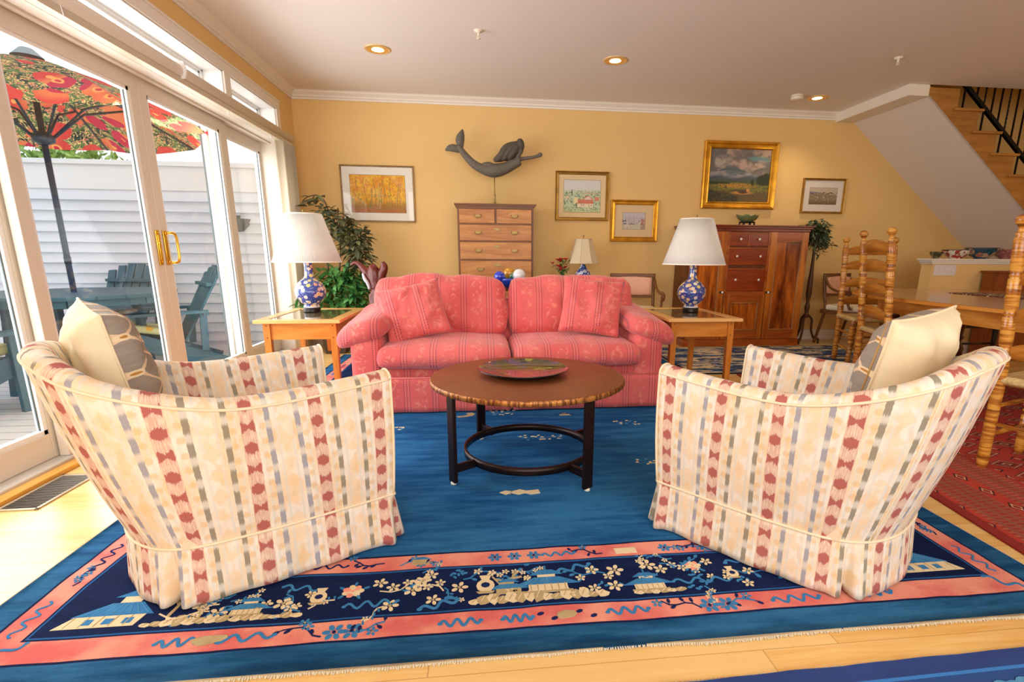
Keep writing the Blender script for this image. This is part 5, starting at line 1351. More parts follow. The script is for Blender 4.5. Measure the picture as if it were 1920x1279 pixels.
# pink bands along the front
y1 = 1.352
for x, L in ((-.70, .19), (.09, .09), (.43, .13), (-.08, .12), (.98, .16), (-.86, .12), (1.25, .12)): ribbon(x, y1, L, .04, BL, .016, 3, .009)
blob(-.78, y1, .055, .018, TA, 10, .1, .2, 3); blob(.24, y1, .03, .018, TA, 8, .1, .2, 5)
for k, x in enumerate((-.47, -.42, .66, .72)): spray(x, y1-.01, .11, .2 if k % 2 else 2.8, 70+k, NV, BL); flower(x+.03, y1-.004, .034, 6, BL, NV)
for k, x in enumerate((.16, .20, .28, .32)): blob(x, y1+.012*(-1)**k, .012, .007, NV, 6, .4)
y2 = 1.682
for k, x in enumerate((-.36, -.30, .42, .75, .82)): spray(x, y2-.01, .10, .1 if k % 2 else 2.9, 80+k, NV, BL)
stamp([(-.26, y2-.02), (-.20, y2-.02), (-.20, y2+.015), (-.26, y2+.015)], TA); stamp([(-.265, y2+.012), (-.195, y2+.012), (-.22, y2+.028), (-.245, y2+.028)], BL)
for x in (.03, .10, .17): flower(x, y2, .026, 6, BL, NV)
ribbon(.26, y2, .12, .05, BL, .012, 3, .008); stamp([(.47, y2-.022), (.55, y2-.022), (.55, y2+.012), (.47, y2+.012)], CR); flower(.66, y2, .026, 6, BL, NV); ribbon(-.55, y2, .14, 0, NV, .012, 3, .006); ribbon(.98, y2, .14, 0, NV, .012, 3, .006)
# small sprigs on the plain field
def sprig(x, y, s, seed):
    rnd = random.Random(seed)
    for k in range(13): blob(x+s*(rnd.random()-.5)*1.6, y+s*(rnd.random()-.5)*.8, s*.10, s*.07, (CR, CR, PB)[k % 3], 6, rnd.random())
    stroke([(x-s*.7, y-s*.2), (x+s*.7, y+s*.1)], .004, BL)
for k, (x, y) in enumerate(((-.56, 3.16), (.93, 3.16), (.88, 2.50), (.29, 2.93), (.39, 2.93), (1.28, 3.13), (-1.0, 2.9), (.14, 3.44), (.9, 4.3))): sprig(x, y, .105, k)
def seal(x, y, s):
    q = [(-1, .1), (-.7, -.3), (-.45, -.05), (-.1, -.35), (.2, -.15), (.5, -.4), (.95, -.25), (.9, .3), (.3, .2), (0, .45), (-.4, .2), (-.7, .35)]; stamp([(x+s*a, y+s*b_*.7) for a, b_ in q], CR)
    for a in (-.5, -.1, .3, .6): stroke([(x+s*a, y-s*.15), (x+s*(a+.1), y+s*.12)], .004, TA, .0008)
seal(.16, 2.20, .095); 
q = [(-.5, -.3), (0, -.2), (.5, -.05), (.7, .3), (.45, .6), (0, .5), (.2, .2), (-.2, .0), (-.7, -.05)]; stamp([(-.12+.09*a, 3.40+.12*b_) for a, b_ in q], TA); pagoda(.55, 3.35, .10, 0, NV, CR)
for k in range(5): blob(.05+.04*k, 3.50, .012, .009, CR, 6)
rug = rg.build('area_rug', PIL, None, (cx_, cy_, 0), fix=False); tag(rug, 'large blue Chinese rug with pink and navy pictorial border under the sofa and armchairs', 'rug')
# make the base surface face up
# fringe along the near edge
b = MB(); rnd = random.Random(5)
for i in range(520):
    x = RX0+.01+(RX1-RX0-.02)*i/519; xx = x-cx_; y0 = RY0+.010*noise.noise(Vector((xx*3.1, 1, 0)))+.004*noise.noise(Vector((xx*14, 5, 0)))
    L = .003+.006*rnd.random(); a = (rnd.random()-.5)*1.6
    b.beam((xx, y0-cy_+.002, .006), (xx+L*math.sin(a), y0-cy_-L*math.cos(a), .002), .0035, .003)
f_ = b.build('fringe', plain('ecru_fringe', 'd9cdb4', .9), rug, weld=False); tag(f_, kind='stuff')

def m_runner():
    g = G('navy_runner_pile', .95); x, y, z = g.xyz(g.coord()); n = g.noise(g.vec(x, y*3, 0.), 5., 3.); c = g.mix(n, lin('182a5e')[:3], lin('24407c')[:3])
    e = .83-y; c = g.mix((e > .055)*(e < .066), c, lin('2f6fb0')[:3]); c = g.mix((e > .066), c, lin('1c3f78')[:3]); g.col(c).bump(g.noise(g.coord(), 260., 2.), .3, .003); return g.m
rg = MB(); cx_, cy_ = 1.25, .25; hz = .009; ZM[0] = .0102
P = [[Vector((-1.0+2.0*i/40, (-.83 if j == 0 else .83+.006*noise.noise(Vector((i*.4, 2, 0)))+.0), hz)) for j in range(2)] for i in range(41)]; rg.grid(P)
for lst in ([r_[0] for r_ in P], [r_[-1] for r_ in P][::-1], P[0][::-1], P[-1]): rg.grid([[p, Vector((p.x, p.y, 0))] for p in lst])
for k in range(12):
    x = .45+.15*k; y = .985-.02*(k % 2); m = (PB, BL, CR)[k % 3]
    for (dx, dy, r_) in ((0, 0, .032), (.035, .012, .026), (-.035, .01, .024), (.02, -.03, .02)): blob(x+dx, y+dy-.03, r_, r_*.8, m, 12)
    blob(x, y-.03, .012, .010, NV, 8, z=.001); ribbon(x+.06, y-.03, .07, .3, CR if k % 2 else PB, .012, 1, .008)
o = rg.build('runner_rug', [m_runner()]+PIL[1:], None, (cx_, cy_, 0), fix=False); o.rotation_euler.z = R(.9); tag(o, 'navy and pale blue rug whose edge shows at the bottom right corner', 'rug')
b = MB()
for i in range(300):
    x = -.99+1.98*i/299; L = .002+.005*rnd.random(); b.beam((x, .826, .005), (x+(rnd.random()-.5)*.008, .832+L, .002), .0035, .003)
tag(b.build('fringe', MT['ecru_fringe'], o, weld=False), kind='stuff')

def m_abs():
    g = G('navy_abstract_pile', .95); x, y, z = g.xyz(g.coord()); v = g.vec(x*1., y*2.6, 0.); n = g.noise(v, 2.6, 5., .7, 1.2); n2 = g.noise(g.vec(x*.55, y*2.0, 4.), 5., 5., .75, .6)
    c = g.ramp(n, [(.3, '0f1d3e'), (.46, '16284e'), (.52, '2f5f92'), (.56, '1a2c52')]); c = g.mix(g.smooth(n2, .505, .53), c, lin('d9c6a2')[:3]); c = g.mix(g.smooth(g.noise(v, 7., 3.), .62, .66), c, lin('5f93bd')[:3])
    e = g.math('MINIMUM', 1.2-g.ab(x), .70-g.ab(y)); c = g.mix((e < .02), c, lin('10162c')[:3]); g.col(c).bump(g.noise(g.coord(), 200., 2.), .3, .003); return g.m
b = MB(); pts = []
hx, hy, rr = 1.2, .70, .16
for (sx, sy, a0) in ((1, 1, 0), (-1, 1, 90), (-1, -1, 180), (1, -1, 270)):
    for k in range(9): a = R(a0+90*k/8); pts.append((sx*(hx-rr)+rr*math.cos(a), sy*(hy-rr)+rr*math.sin(a)))
b.prism(pts, Matrix(), .011); o = b.build('area_rug', m_abs(), None, (3.13, 5.22, 0)); o.rotation_euler.z = R(0); tag(o, 'navy and cream abstract rug in front of the cupboard', 'rug')

def m_bok():
    g = G('red_tribal_pile', .95); x, y, z = g.xyz(g.coord()); n = g.noise(g.vec(x, y, 0.), 6., 4.); c = g.mix(n, lin('a3261f')[:3], lin('c4402a')[:3])
    dk = lin('3c1518')[:3]; iv = lin('cf9474')[:3]; br = lin('8a2018')[:3]
    ix = x+1.55                                          # distance from the left edge
    px, py = .25, .155
    gx = (g.frac(x/px)-.5)*px; gy = (g.frac(y/py)-.5)*py; d = g.ab(gx)/.088+g.ab(gy)/.052
    c2 = g.mix((d < 1.1), c, dk); c2 = g.mix((d < 1.), c2, iv); c2 = g.mix((d < .84), c2, lin('8e2a22')[:3]); c2 = g.mix((d < .5), c2, dk); c2 = g.mix((d < .38), c2, iv); c2 = g.mix((d < .2), c2, br)
    hx_ = (g.frac(x/px+.5)-.5)*px; hy_ = (g.frac(y/py+.5)-.5)*py; d2 = g.ab(hx_)/.045+g.ab(hy_)/.032; c2 = g.mix((d2 < 1.), c2, dk); c2 = g.mix((d2 < .7), c2, lin('c8543c')[:3]); c2 = g.mix((d2 < .3), c2, iv)
    spk = g.noise(g.vec(x, y, 0.), 70., 2.); c2 = g.mix((spk > .6)*(g.math('MINIMUM', d, d2) < 1.5)*.6, c2, dk)
    # border stripes
    st = g.frac(ix/.052); sid = g.math('FLOOR', ix/.052); r_ = g.noise(g.vec(sid*3.3, 1., 1.), 2., 0.)
    bc = g.mix((g.frac(y/.028+sid*.5) < .5)*(g.ab(st-.5) < .3), g.mix(r_, br, c), g.mix(r_, dk, lin('d67a56')[:3])); bc = g.mix((g.ab(st-.5) > .44), bc, dk); bc = g.mix((g.ab(st-.5) > .40)*(g.ab(st-.5) < .44), bc, iv)
    oc = (g.frac(ix/.052/5.) < .28); oy = (g.frac(y/.16)-.5)*.16; ox = (g.frac(ix/.052/5.)-.14)*.26; dd = g.ab(ox)/.032+g.ab(oy)/.05; pl_ = g.mix((dd < 1.), c, dk); pl_ = g.mix((dd < .72), pl_, iv); pl_ = g.mix((dd < .45), pl_, br); bc = g.mix(oc, bc, pl_)
    out = g.mix((ix < .55), c2, bc); out = g.mix((ix < .05), out, lin('8a1f18')[:3]); g.col(out).bump(g.noise(g.coord(), 240., 2.), .3, .003); return g.m
o = MB().box(-1.55, -1.75, 0, 1.55, 1.75, .009, .002).build('area_rug', m_bok(), None, (2.13+1.54, 2.56, 0)); o.rotation_euler.z = R(-7); tag(o, 'deep red tribal rug with diamond medallions under the dining table', 'rug')
# ================================================================== framed pictures
def canvas(name, w_, h, fn, nx=150, ny=110, rough=.6):
    """a painted surface: colours worked out per vertex from a small painting routine"""
    me = bpy.data.meshes.new(name); U, Vv = np.meshgrid(np.linspace(0, 1, nx), np.linspace(0, 1, ny)); co = np.stack([(U-.5)*w_, np.zeros_like(U), (Vv-.5)*h], -1).reshape(-1, 3)
    fs = [(j*nx+i, j*nx+i+1, (j+1)*nx+i+1, (j+1)*nx+i) for j in range(ny-1) for i in range(nx-1)]
    me.from_pydata(co.tolist(), [], fs); col = np.clip(fn(U, Vv), 0, 1).reshape(-1, 3); l = np.where(col <= .04045, col/12.92, ((col+.055)/1.055)**2.4)
    a = me.color_attributes.new('paint', 'FLOAT_COLOR', 'POINT'); a.data.foreach_set('color', np.concatenate([l, np.ones((len(l), 1))], 1).astype(np.float32).ravel())
    g = G(name+'_paint', rough); g.col(g.attr('paint')); me.materials.append(g.m)
    o = bpy.data.objects.new('artwork', me); C.objects.link(o); return o
def hexc(s): return np.array([int(s[i:i+2], 16)/255 for i in (0, 2, 4)])
def nz(U, Vv, fx, fy, seed, octv=4):
    r = np.random.RandomState(seed); out = np.zeros_like(U); amp = 1; tot = 0
    for o_ in range(octv):
        gx, gy = int(fx*2**o_)+2, int(fy*2**o_)+2; G_ = r.rand(gy+1, gx+1); x = U*(gx-1); y = Vv*(gy-1); i = np.clip(x.astype(int), 0, gx-1); j = np.clip(y.astype(int), 0, gy-1); fx_ = x-i; fy_ = y-j; fx_ = fx_*fx_*(3-2*fx_); fy_ = fy_*fy_*(3-2*fy_)
        out += amp*((G_[j, i]*(1-fx_)+G_[j, i+1]*fx_)*(1-fy_)+(G_[j+1, i]*(1-fx_)+G_[j+1, i+1]*fx_)*fy_); tot += amp; amp *= .55
    return out/tot
def mixc(c, m, d): m = np.clip(m, 0, 1)[..., None]; return c*(1-m)+(hexc(d) if isinstance(d, str) else d)*m
def p_autumn(U, Vv):
    n = nz(U, Vv, 14, 10, 1); n2 = nz(U, Vv, 50, 30, 2, 2); c = np.zeros(U.shape+(3,))+hexc('e9a21c'); c = mixc(c, (n-.45)*5, 'f4c22e'); c = mixc(c, (n2-.55)*5, 'd9801a'); c = mixc(c, (.34-Vv+.15*(n-.5))*6, 'a8741e'); c = mixc(c, (.2-Vv+.2*(n2-.5))*6, 'b5622a'); c = mixc(c, (n2-.62)*6*(Vv < .5), '8a8a34')
    r = np.random.RandomState(4)
    for k in range(26):
        x = r.rand(); w_ = .003+.004*r.rand(); c = mixc(c, (np.abs(U-x-.02*np.sin(Vv*6+k)) < w_)*(Vv > .1+.15*r.rand())*(Vv < .55+.4*r.rand())*.55, '6a6038' if k % 2 else 'd8c27a')
    return c
def p_town(U, Vv):
    n = nz(U, Vv, 6, 5, 11); n2 = nz(U, Vv, 34, 34, 12, 2); c = np.zeros(U.shape+(3,))+hexc('dcdcd6'); c = mixc(c, (.72-Vv)*8, 'c9d3ae'); c = mixc(c, (n2-.5)*4*(Vv < .68), '9fb48e'); c = mixc(c, (n2-.6)*7*(Vv < .62), '5f7f6a')
    def rect(c, x0, x1, y0, y1, h, a=1.): return mixc(c, ((U > x0)*(U < x1)*(Vv > y0)*(Vv < y1))*a, h)
    c = rect(c, .36, .80, .16, .28, 'f0ddc0'); c = mixc(c, ((Vv > .27)*(Vv < .41)*(U > .36+(Vv-.27)*.2)*(U < .82-(Vv-.27)*.2))*.9, 'd87a62'); c = rect(c, .28, .38, .28, .46, 'f2e0a8'); c = mixc(c, (Vv > .40)*(Vv < .52-np.abs(U-.66)*.9)*.9, 'f0e0cc'); c = mixc(c, (np.abs(Vv-.52+np.abs(U-.66)*.9) < .014)*(Vv > .4), 'd87a62'); c = rect(c, .84, .96, .36, .48, 'd98a72'); c = rect(c, .05, .15, .42, .50, 'ecc9a8', .7); c = rect(c, .5, .95, .56, .62, 'e0b49a', .5)
    for x, y in ((.48, .21), (.54, .21), (.68, .2), (.74, .2)): c = rect(c, x, x+.02, y, y+.04, '5a4a4a', .8)
    c = mixc(c, (((U-.22)/.012)**2+((Vv-.62)/.10)**2 < 1), '4a5a52'); c = mixc(c, (((U-.35)/.018)**2+((Vv-.22)/.09)**2 < 1)*.8, '3f5a3f'); c = mixc(c, (n2-.52)*8*(Vv < .18), '8aa06a'); c = mixc(c, (.08-Vv)*10*(n2 > .5), 'd8c878'); return c
def p_venice(U, Vv):
    n2 = nz(U, Vv, 26, 26, 22, 3); c = np.zeros(U.shape+(3,))+hexc('c4bcc0'); c = mixc(c, (.75-Vv)*2, 'cfc4b4'); c = mixc(c, (n2-.5)*5*(Vv > .35)*(Vv < .72), 'a098a4'); c = mixc(c, (n2-.58)*7*(Vv > .28)*(Vv < .5), '8a6a5c'); c = mixc(c, ((U > .82)*(Vv < .62)*(n2 > .38))*.8, 'a8705a'); c = mixc(c, (n2-.5)*5*(Vv < .28), 'a8a88a'); c = mixc(c, ((U < .18)*(Vv > .3)*(Vv < .55)*(n2 > .45)), '5a5a6a'); c = mixc(c, (((U-.42)/.16)**2+((Vv-.32)/.03)**2 < 1)*.7, '7a5a54'); c = mixc(c, ((np.abs(U-.3) < .008)|(np.abs(U-.5) < .007))*(Vv > .3)*(Vv < .75)*.6, '8a8490'); return c
def p_land(U, Vv):
    n = nz(U, Vv, 5, 6, 31, 5); n2 = nz(U, Vv, 40, 40, 32, 2); c = np.zeros(U.shape+(3,))+hexc('6f6a66'); c = mixc(c, (n-.48)*6, 'b3a596'); c = mixc(c, ((Vv-.70-.12*(U-.5))*4)*(U > .3)*(n-.35)*3, 'b89a86'); c = mixc(c, (1-((U-.80)/.22)**2-((Vv-.82+.1*(U-.8))/.06)**2)*1.5, '6d8f92'); c = mixc(c, (Vv < .80)*(Vv > .62)*(U > .35)*(n-.4)*4, 'bda292')
    mt = .66-.55*np.abs(U-.36)**1.4; c = mixc(c, (Vv < mt)*(Vv > .40)*.9, '56646a'); c = mixc(c, (Vv < .60-.12*np.abs(U-.3))*(Vv > .42)*(n-.25)*3, 'a39a9a'); c = mixc(c, (.50+.02*np.sin(U*12)-Vv)*20, '48525a'); c = mixc(c, (.43-Vv)*16, '4a5428'); c = mixc(c, (.38-Vv+.05*(n-.5))*14*(n2 > .35), '7c7424')
    c = mixc(c, 1.2-((U-.45)/.35)**2-((Vv-.31)/.06)**2, 'b58426'); c = mixc(c, (.22-Vv+.10*(U-.1)*(U < .6)+.03*(n-.5))*16, '5e4a1c'); c = mixc(c, (.24-.25*U-Vv+.02)*18*(U < .5), '2a2c12'); c = mixc(c, (n2-.55)*5*(Vv < .22), '8a5a22'); c = mixc(c, (n2-.6)*5*(Vv < .4), '3c4018')
    for x, y, rx, ry in ((.88, .42, .10, .11), (.95, .44, .08, .13), (.72, .38, .03, .06), (.08, .36, .09, .03), (.25, .36, .1, .02)): c = mixc(c, (1-((U-x)/rx)**2-((Vv-y)/ry)**2+.6*(n2-.5))*3, '262f12')
    c = mixc(c, 1.3-((U-.56)/.2)**2-((Vv-.175)/.035)**2, 'c08a34'); c = mixc(c, (1-((U-.58)/.10)**2-((Vv-.195)/.04)**2)*2, '4f2e1c'); c = mixc(c, (1-((U-.66)/.035)**2-((Vv-.225)/.04)**2)*2, 'c98a3c'); return c
def p_village(U, Vv):
    n2 = nz(U, Vv, 30, 16, 42, 3); c = np.zeros(U.shape+(3,))+hexc('c8b8a2'); h = .70-.18*np.abs(U-.2)**.8+.04*np.sin(U*9); c = mixc(c, (Vv < .80-.25*U)*(U < .5), '9aa0ae'); c = mixc(c, (Vv < .62+.06*np.sin(U*5))*1., '9a8468'); c = mixc(c, (n2-.52)*9*(Vv < .74)*(Vv > .5-.1*U), '3e4234'); c = mixc(c, (n2-.5)*6*(Vv < .5), '5a4c34'); c = mixc(c, (n2-.62)*9*(Vv < .6), 'd8cab4'); c = mixc(c, (.3-Vv)*3, '5f5238'); return c
def frame_ring(b, w_, h, prof):
    """prof: (inset, depth towards the room)"""
    L = [[Vector((sx*(w_/2-i_), -d, sz*(h/2-i_))) for sx, sz in ((-1, -1), (1, -1), (1, 1), (-1, 1))] for i_, d in prof]
    V_ = [[b.b.verts.new(p) for p in r_] for r_ in L]
    for A, B_ in zip(V_, V_[1:]):
        for k in range(4): f = b.b.faces.new((A[k], A[(k+1) % 4], B_[(k+1) % 4], B_[k])); f.material_index = b.mi
def m_gold(n_, a, b_, r=.3, mt=.75):
    g = G(n_, r, mt); v = g.coord(); n = g.noise(v, 9., 3.); g.col(g.mix(g.smooth(n, .25, .95), lin(a)[:3], lin(b_)[:3])).bump(n, .1, .003); return g.m
GOLD = m_gold('gilt_frame', 'e8ae34', 'b4761a'); OGOLD = m_gold('dull_gilt_frame', 'b58a3a', '7a5a26', .4); BRZ = m_gold('bronze_frame', 'b89c70', '8e7248', .4, .6)
def picture(x0, x1, z0, z1, lab, fm, fw, fn, ins, mat='f0e2c8', glass=True, deep=.03, px=150, py=110, group=None, bevel=None):
    w_, h = x1-x0, z1-z0; t = thing('framed_picture', lab, 'picture', ((x0+x1)/2, YB-.004, (z0+z1)/2))
    b = MB(); d = deep
    prof = bevel or [(0, 0), (0, d*.8), (fw*.12, d), (fw*.3, d*.9), (fw*.42, d*.62), (fw*.7, d*.66), (fw*.85, d*.75), (fw*.95, d*.6), (fw, d*.25)]
    frame_ring(b, w_, h, prof); b.build('frame', fm, t)
    iw, ih = w_-2*fw, h-2*fw
    if mat:
        MB().box(-iw/2-.004, -d*.3, -ih/2-.004, iw/2+.004, -.002, ih/2+.004).build('mat_board', plain('mat_'+mat, mat, .8, vary=.02), t)
        fr = MB(); aw, ah = iw-ins[0]*2, ih-ins[1]*2; frame_ring(fr, aw+.006, ah+.006, [(0, d*.3+.001), (.003, d*.3+.002), (.005, d*.3+.0002)]); fr.build('mat_bevel', plain('mat_bevel_'+mat, 'a08a5c', .6), t)
    else: aw, ah = iw+.004, ih+.004
    o = canvas('art_'+fn.__name__[2:], aw, ah, fn, px, py, .35 if not mat else .7); o.parent = t; o.location = (0, -d*.3-.0012, 0)
    if glass: MB().box(-iw/2, -d*.5-.001, -ih/2, iw/2, -d*.5, ih/2).build('glazing', M_GLASS, t)
    return t
picture(-1.558, -.742, 1.430, 2.044, 'wide framed print of golden autumn trees above the ficus', BRZ, .018, p_autumn, (.085, .085), 'f1ecdf', deep=.022)
picture(.897, 1.541, 1.480, 2.036, 'framed watercolour of a red-roofed hillside village right of the tall chest', OGOLD, .038, p_town, (.062, .058), 'e9cd9c', False)
picture(1.572, 2.160, 1.241, 1.727, 'small gold-framed watercolour of a hazy harbour above the right table lamp', GOLD, .058, p_venice, (.095, .088), 'dfc294', False, deep=.04, px=90, py=90)
picture(2.696, 3.640, 1.645, 2.421, 'large gold-framed oil landscape with clouds, mountain and hay field over the cupboard', GOLD, .088, p_land, (0, 0), None, False, .05, 200, 170)
picture(4.012, 4.584, 1.610, 2.029, 'small framed view of hills with wide white mat at the right end of the wall', OGOLD, .026, p_village, (.075, .085), 'e6ddd4', px=90, py=60)
# ================================================================== dining end
def m_tiger(name, a, b_, c_):
    g = G(name, .3); x, y, z = g.xyz(g.coord()); s = g.noise(g.vec(x*4., y*4., z*55.), 1., 3., .6, .6); s2 = g.noise(g.vec(x, y, z*3.), 3., 2.); c = g.mix(g.smooth(s, .40, .56), lin(a)[:3], lin(b_)[:3]); c = g.mix(g.smooth(s, .56, .64)*.75, c, lin(c_)[:3]); c = g.mix(s2*.25, c, lin(b_)[:3])
    g.col(c); g.b.inputs['Coat Weight'].default_value = .3; return g.m
M_TIG = m_tiger('tiger_maple', 'e6a846', 'b0691f', '54300e'); M_SLAT = wood('maple_slat', 'd08c34', 'a05c18', 'X', 6, .3, coat=.3); M_RUSH = wood('rush_seat', 'e9cf92', 'b8955a', 'Y', 26, .8)
def ladder(loc, rz, lab, arms=False):
    t = thing('ladder_back_chair', lab, 'dining chair', loc, rz, 'ladder-back chairs around the dining table'); Hh = 1.165; lean = .085
    def post_y(z): return 0 if z < .45 else lean*(z-.45)/(Hh-.45)
    for s in (-1, 1):
        b = MB(); rings = []
        prof = [(.019, 0), (.023, .03), (.023, .16), (.023, .30), (.024, .42), (.0245, .50), (.024, .555), (.0192, .562), (.0232, .568), (.0232, .574), (.0192, .58), (.0245, .60), (.025, .66), (.024, .72), (.0192, .727), (.022, .733), (.022, .739), (.0192, .745), (.0245, .765), (.025, .83), (.024, .89), (.0192, .897), (.022, .903), (.022, .909), (.0192, .915), (.0245, .935), (.025, 1.0), (.024, 1.065), (.018, 1.075), (.024, 1.083), (.015, 1.092), (.013, 1.105), (.017, 1.115), (.027, 1.128), (.029, 1.140), (.024, 1.155), (.010, 1.164), (0, 1.166)]
        b.lathe([(r_*1.14, z_) for r_, z_ in prof], 18)
        for v in b.b.verts: v.co.y += post_y(v.co.z); v.co.x += s*.235
        b.build('rear_post', M_TIG, t)
        b = MB(); b.lathe([(.018, 0), (.023, .03), (.024, .2), (.017, .21), (.023, .22), (.023, .23), (.017, .24), (.025, .26), (.025, .40), (.02, .43), (.01, .44)], 16, c=(s*.275, -.42, 0)); b.build('leg', M_TIG, t)
        for z in (.16, .30): MB().tube([(s*.235, 0, z), (s*.255, -.21, z-.005), (s*.275, -.42, z-.01)], [.008, .013, .008], 10).build('stretcher', M_TIG, t)
    for z in (.17, .31): MB().tube([(-.275, -.42, z), (0, -.42, z), (.275, -.42, z)], [.008, .015, .008], 10).build('stretcher', M_TIG, t)
    MB().tube([(-.235, 0, .22), (0, 0, .22), (.235, 0, .22)], [.008, .012, .008], 10).build('stretcher', M_TIG, t)
    for k, z in enumerate((.535, .70, .865, 1.0)):
        hgt = .085; P = []
        for i in range(17):
            x = -.222+.444*i/16; q = x/.222; arch = .045*(1-q*q)**.8 if abs(q) < 1 else 0; yb = post_y(z+.04)+.035*(1-q*q); P.append([Vector((x, yb, z)), Vector((x, yb, z+hgt*.55+arch))])
        b = MB(); b.grid(P); o = b.build('slat', M_SLAT, t); m_ = o.modifiers.new('thick', 'SOLIDIFY'); m_.thickness = .009; m_.offset = 0
    b = MB(); P = []
    for i in range(21):
        row = []; a = -1+i/10
        for j in range(21):
            c = -1+j/10; wd = .245+.035*(1-c)/2+.0; x = a*(wd+.02); y = -.21+c*.235; m_ = max(abs(a), abs(c)); z = .455-.012*(1-m_)*2-.02*max(0, (m_-.9)/.1)**2+.004*math.sin(m_*60); row.append(Vector((x, y, z)))
        P.append(row)
    b.grid(P); Q = [Vector((p.x*.98, p.y, .418)) for p in [r_[0] for r_ in P]+[r_[-1] for r_ in P]]
    o = b.build('rush_seat', M_RUSH, t); m_ = o.modifiers.new('thick', 'SOLIDIFY'); m_.thickness = .032; m_.offset = -1
    return t
ch = ladder((3.17, 3.88, .009), R(72), 'tiger-maple ladder-back chair at the left side of the dining table, behind the cream pillow')
c1 = copy_tree(ch, (3.97, 5.03, .0115), R(-14), 'tiger-maple ladder-back chair farthest from the camera, at the far end of the dining table')
c4 = copy_tree(ch, (2.655, 2.045, .0095), R(106), 'tiger-maple ladder-back chair nearest the camera, cut by the right edge of the photo')
for o in (ch, c1, c4): o.scale = (1, 1, 1.085)
ch.scale = (1.12, 1, 1.10)
# dining table
M_TT = wood('dining_top', 'c8874a', 'a8683a', 'Y', 5, .16, coat=.6); M_TE = wood('dining_edge', 'e8a448', 'c87c2c', 'Y', 6, .3); M_TL_ = wood('turned_leg', '6a3a1c', '3c1c0c', 'Z', 8, .25, coat=.4)
dt = thing('dining_table', 'long polished maple dining table with rounded ends and dark turned legs', 'dining table', (4.15, 3.2, .0095))
def sup(a, b_, n=2.6, N=72): 
    out = []
    for k in range(N):
        t = 2*math.pi*k/N; c_, s_ = math.cos(t), math.sin(t); out.append((a*math.copysign(abs(c_)**(2/n), c_), b_*math.copysign(abs(s_)**(2/n), s_)))
    return out
b = MB(); b.prism(sup(.98, 1.68), Matrix.Translation((0, 0, .756)), .004, 0); b.build('tabletop', M_TT, dt)
b = MB(); b.prism(sup(.981, 1.681), Matrix.Translation((0, 0, .733)), .023, .004); b.build('top_edge', M_TE, dt)
b = MB()
A = sup(.80, 1.45); 
for p, q in zip(A, A[1:]+A[:1]): b.prism([p, q, (q[0]*.97, q[1]*.985), (p[0]*.97, p[1]*.985)], Matrix.Translation((0, 0, .61)), .123)
b.build('apron', M_TE, dt)
for x, y in ((.28, 1.15), (-.45, 1.10), (.45, -1.1), (-.40, -1.1)):
    MB().lathe([(.03, 0), (.04, .02), (.03, .06), (.035, .12), (.05, .18), (.055, .24), (.03, .30), (.028, .32), (.045, .34), (.03, .36), (.034, .42), (.055, .48), (.058, .52), (.035, .56), (.03, .58), (.045, .595), (.045, .62)], 20, c=(x, y, 0)).build('leg', M_TL_, dt)
def m_run():
    g = G('woven_table_runner', .9); x, y, z = g.xyz(g.coord()); n = g.voro(g.vec(x, y, 0.), 30.); g.col(g.mix((n < .36), lin('6a3a26')[:3], lin('d8cba8')[:3])); return g.m
tr = MB().box(-.17, -.75, 0, .17, .75, .004, .001).build('table_runner', m_run(), None, (4.28, 3.5, .770)); tag(tr, 'narrow brown woven runner with cream pattern on the dining table', 'table runner')
# bowls on the knee wall cap
def m_bowl(nm, base, spots, sc, rim):
    g = G(nm, .12); v = g.coord(); x, y, z = g.xyz(v); d = g.voro(v, sc); r_, g_, b_ = g.xyz(g.voro(v, sc, out='Color')); c = g.mix((d < .42), lin(base)[:3], g.ramp(r_, [(0, spots[0]), (.5, spots[1]), (1, spots[2])])); c = g.mix((g.noise(v, sc*3.5, 2.) > .6), c, lin(spots[2])[:3]); c = g.mix((z > rim), c, lin('2a2a24')[:3]); g.col(c); g.b.inputs['Coat Weight'].default_value = .7; return g.m
def bowl(nm, x, r_, h, m, lab):
    t = MB().lathe([(r_*.42, 0), (r_*.42, h*.12), (r_*.62, h*.25), (r_*.85, h*.6), (r_*.97, h*.92), (r_*1.0, h), (r_*.96, h), (r_*.82, h*.6), (r_*.55, h*.3), (0, h*.2)], 40, cap=False).build('ceramic_bowl', m, None, (x, 5.42, 1.066)); tag(t, lab, 'bowl', 'painted bowls along the knee wall cap'); return t
bowl('a', 5.045, .068, .074, m_bowl('dark_green_bowl', '3c3a26', ('6a6440', '8a8458', '2a2818'), 30, .068), 'small dark olive bowl, first from the left on the knee wall')
bowl('b', 5.288, .145, .098, m_bowl('white_floral_bowl', 'e6dfcf', ('c8402a', 'b03a2a', '7a2a2a'), 15, .090), 'white bowl with red flowers, second from the left on the knee wall')
bowl('c', 5.600, .164, .122, m_bowl('teal_floral_bowl', '1f4a5c', ('b86a4a', 'c9a88a', '2f6a7a'), 11, .114), 'largest bowl, teal with flowers, on the knee wall')
bowl('d', 5.925, .156, .112, m_bowl('rose_bowl', 'a8605c', ('b87a74', '8a4a4c', 'c89a8c'), 20, .2), 'dusty rose bowl at the right end of the knee wall')
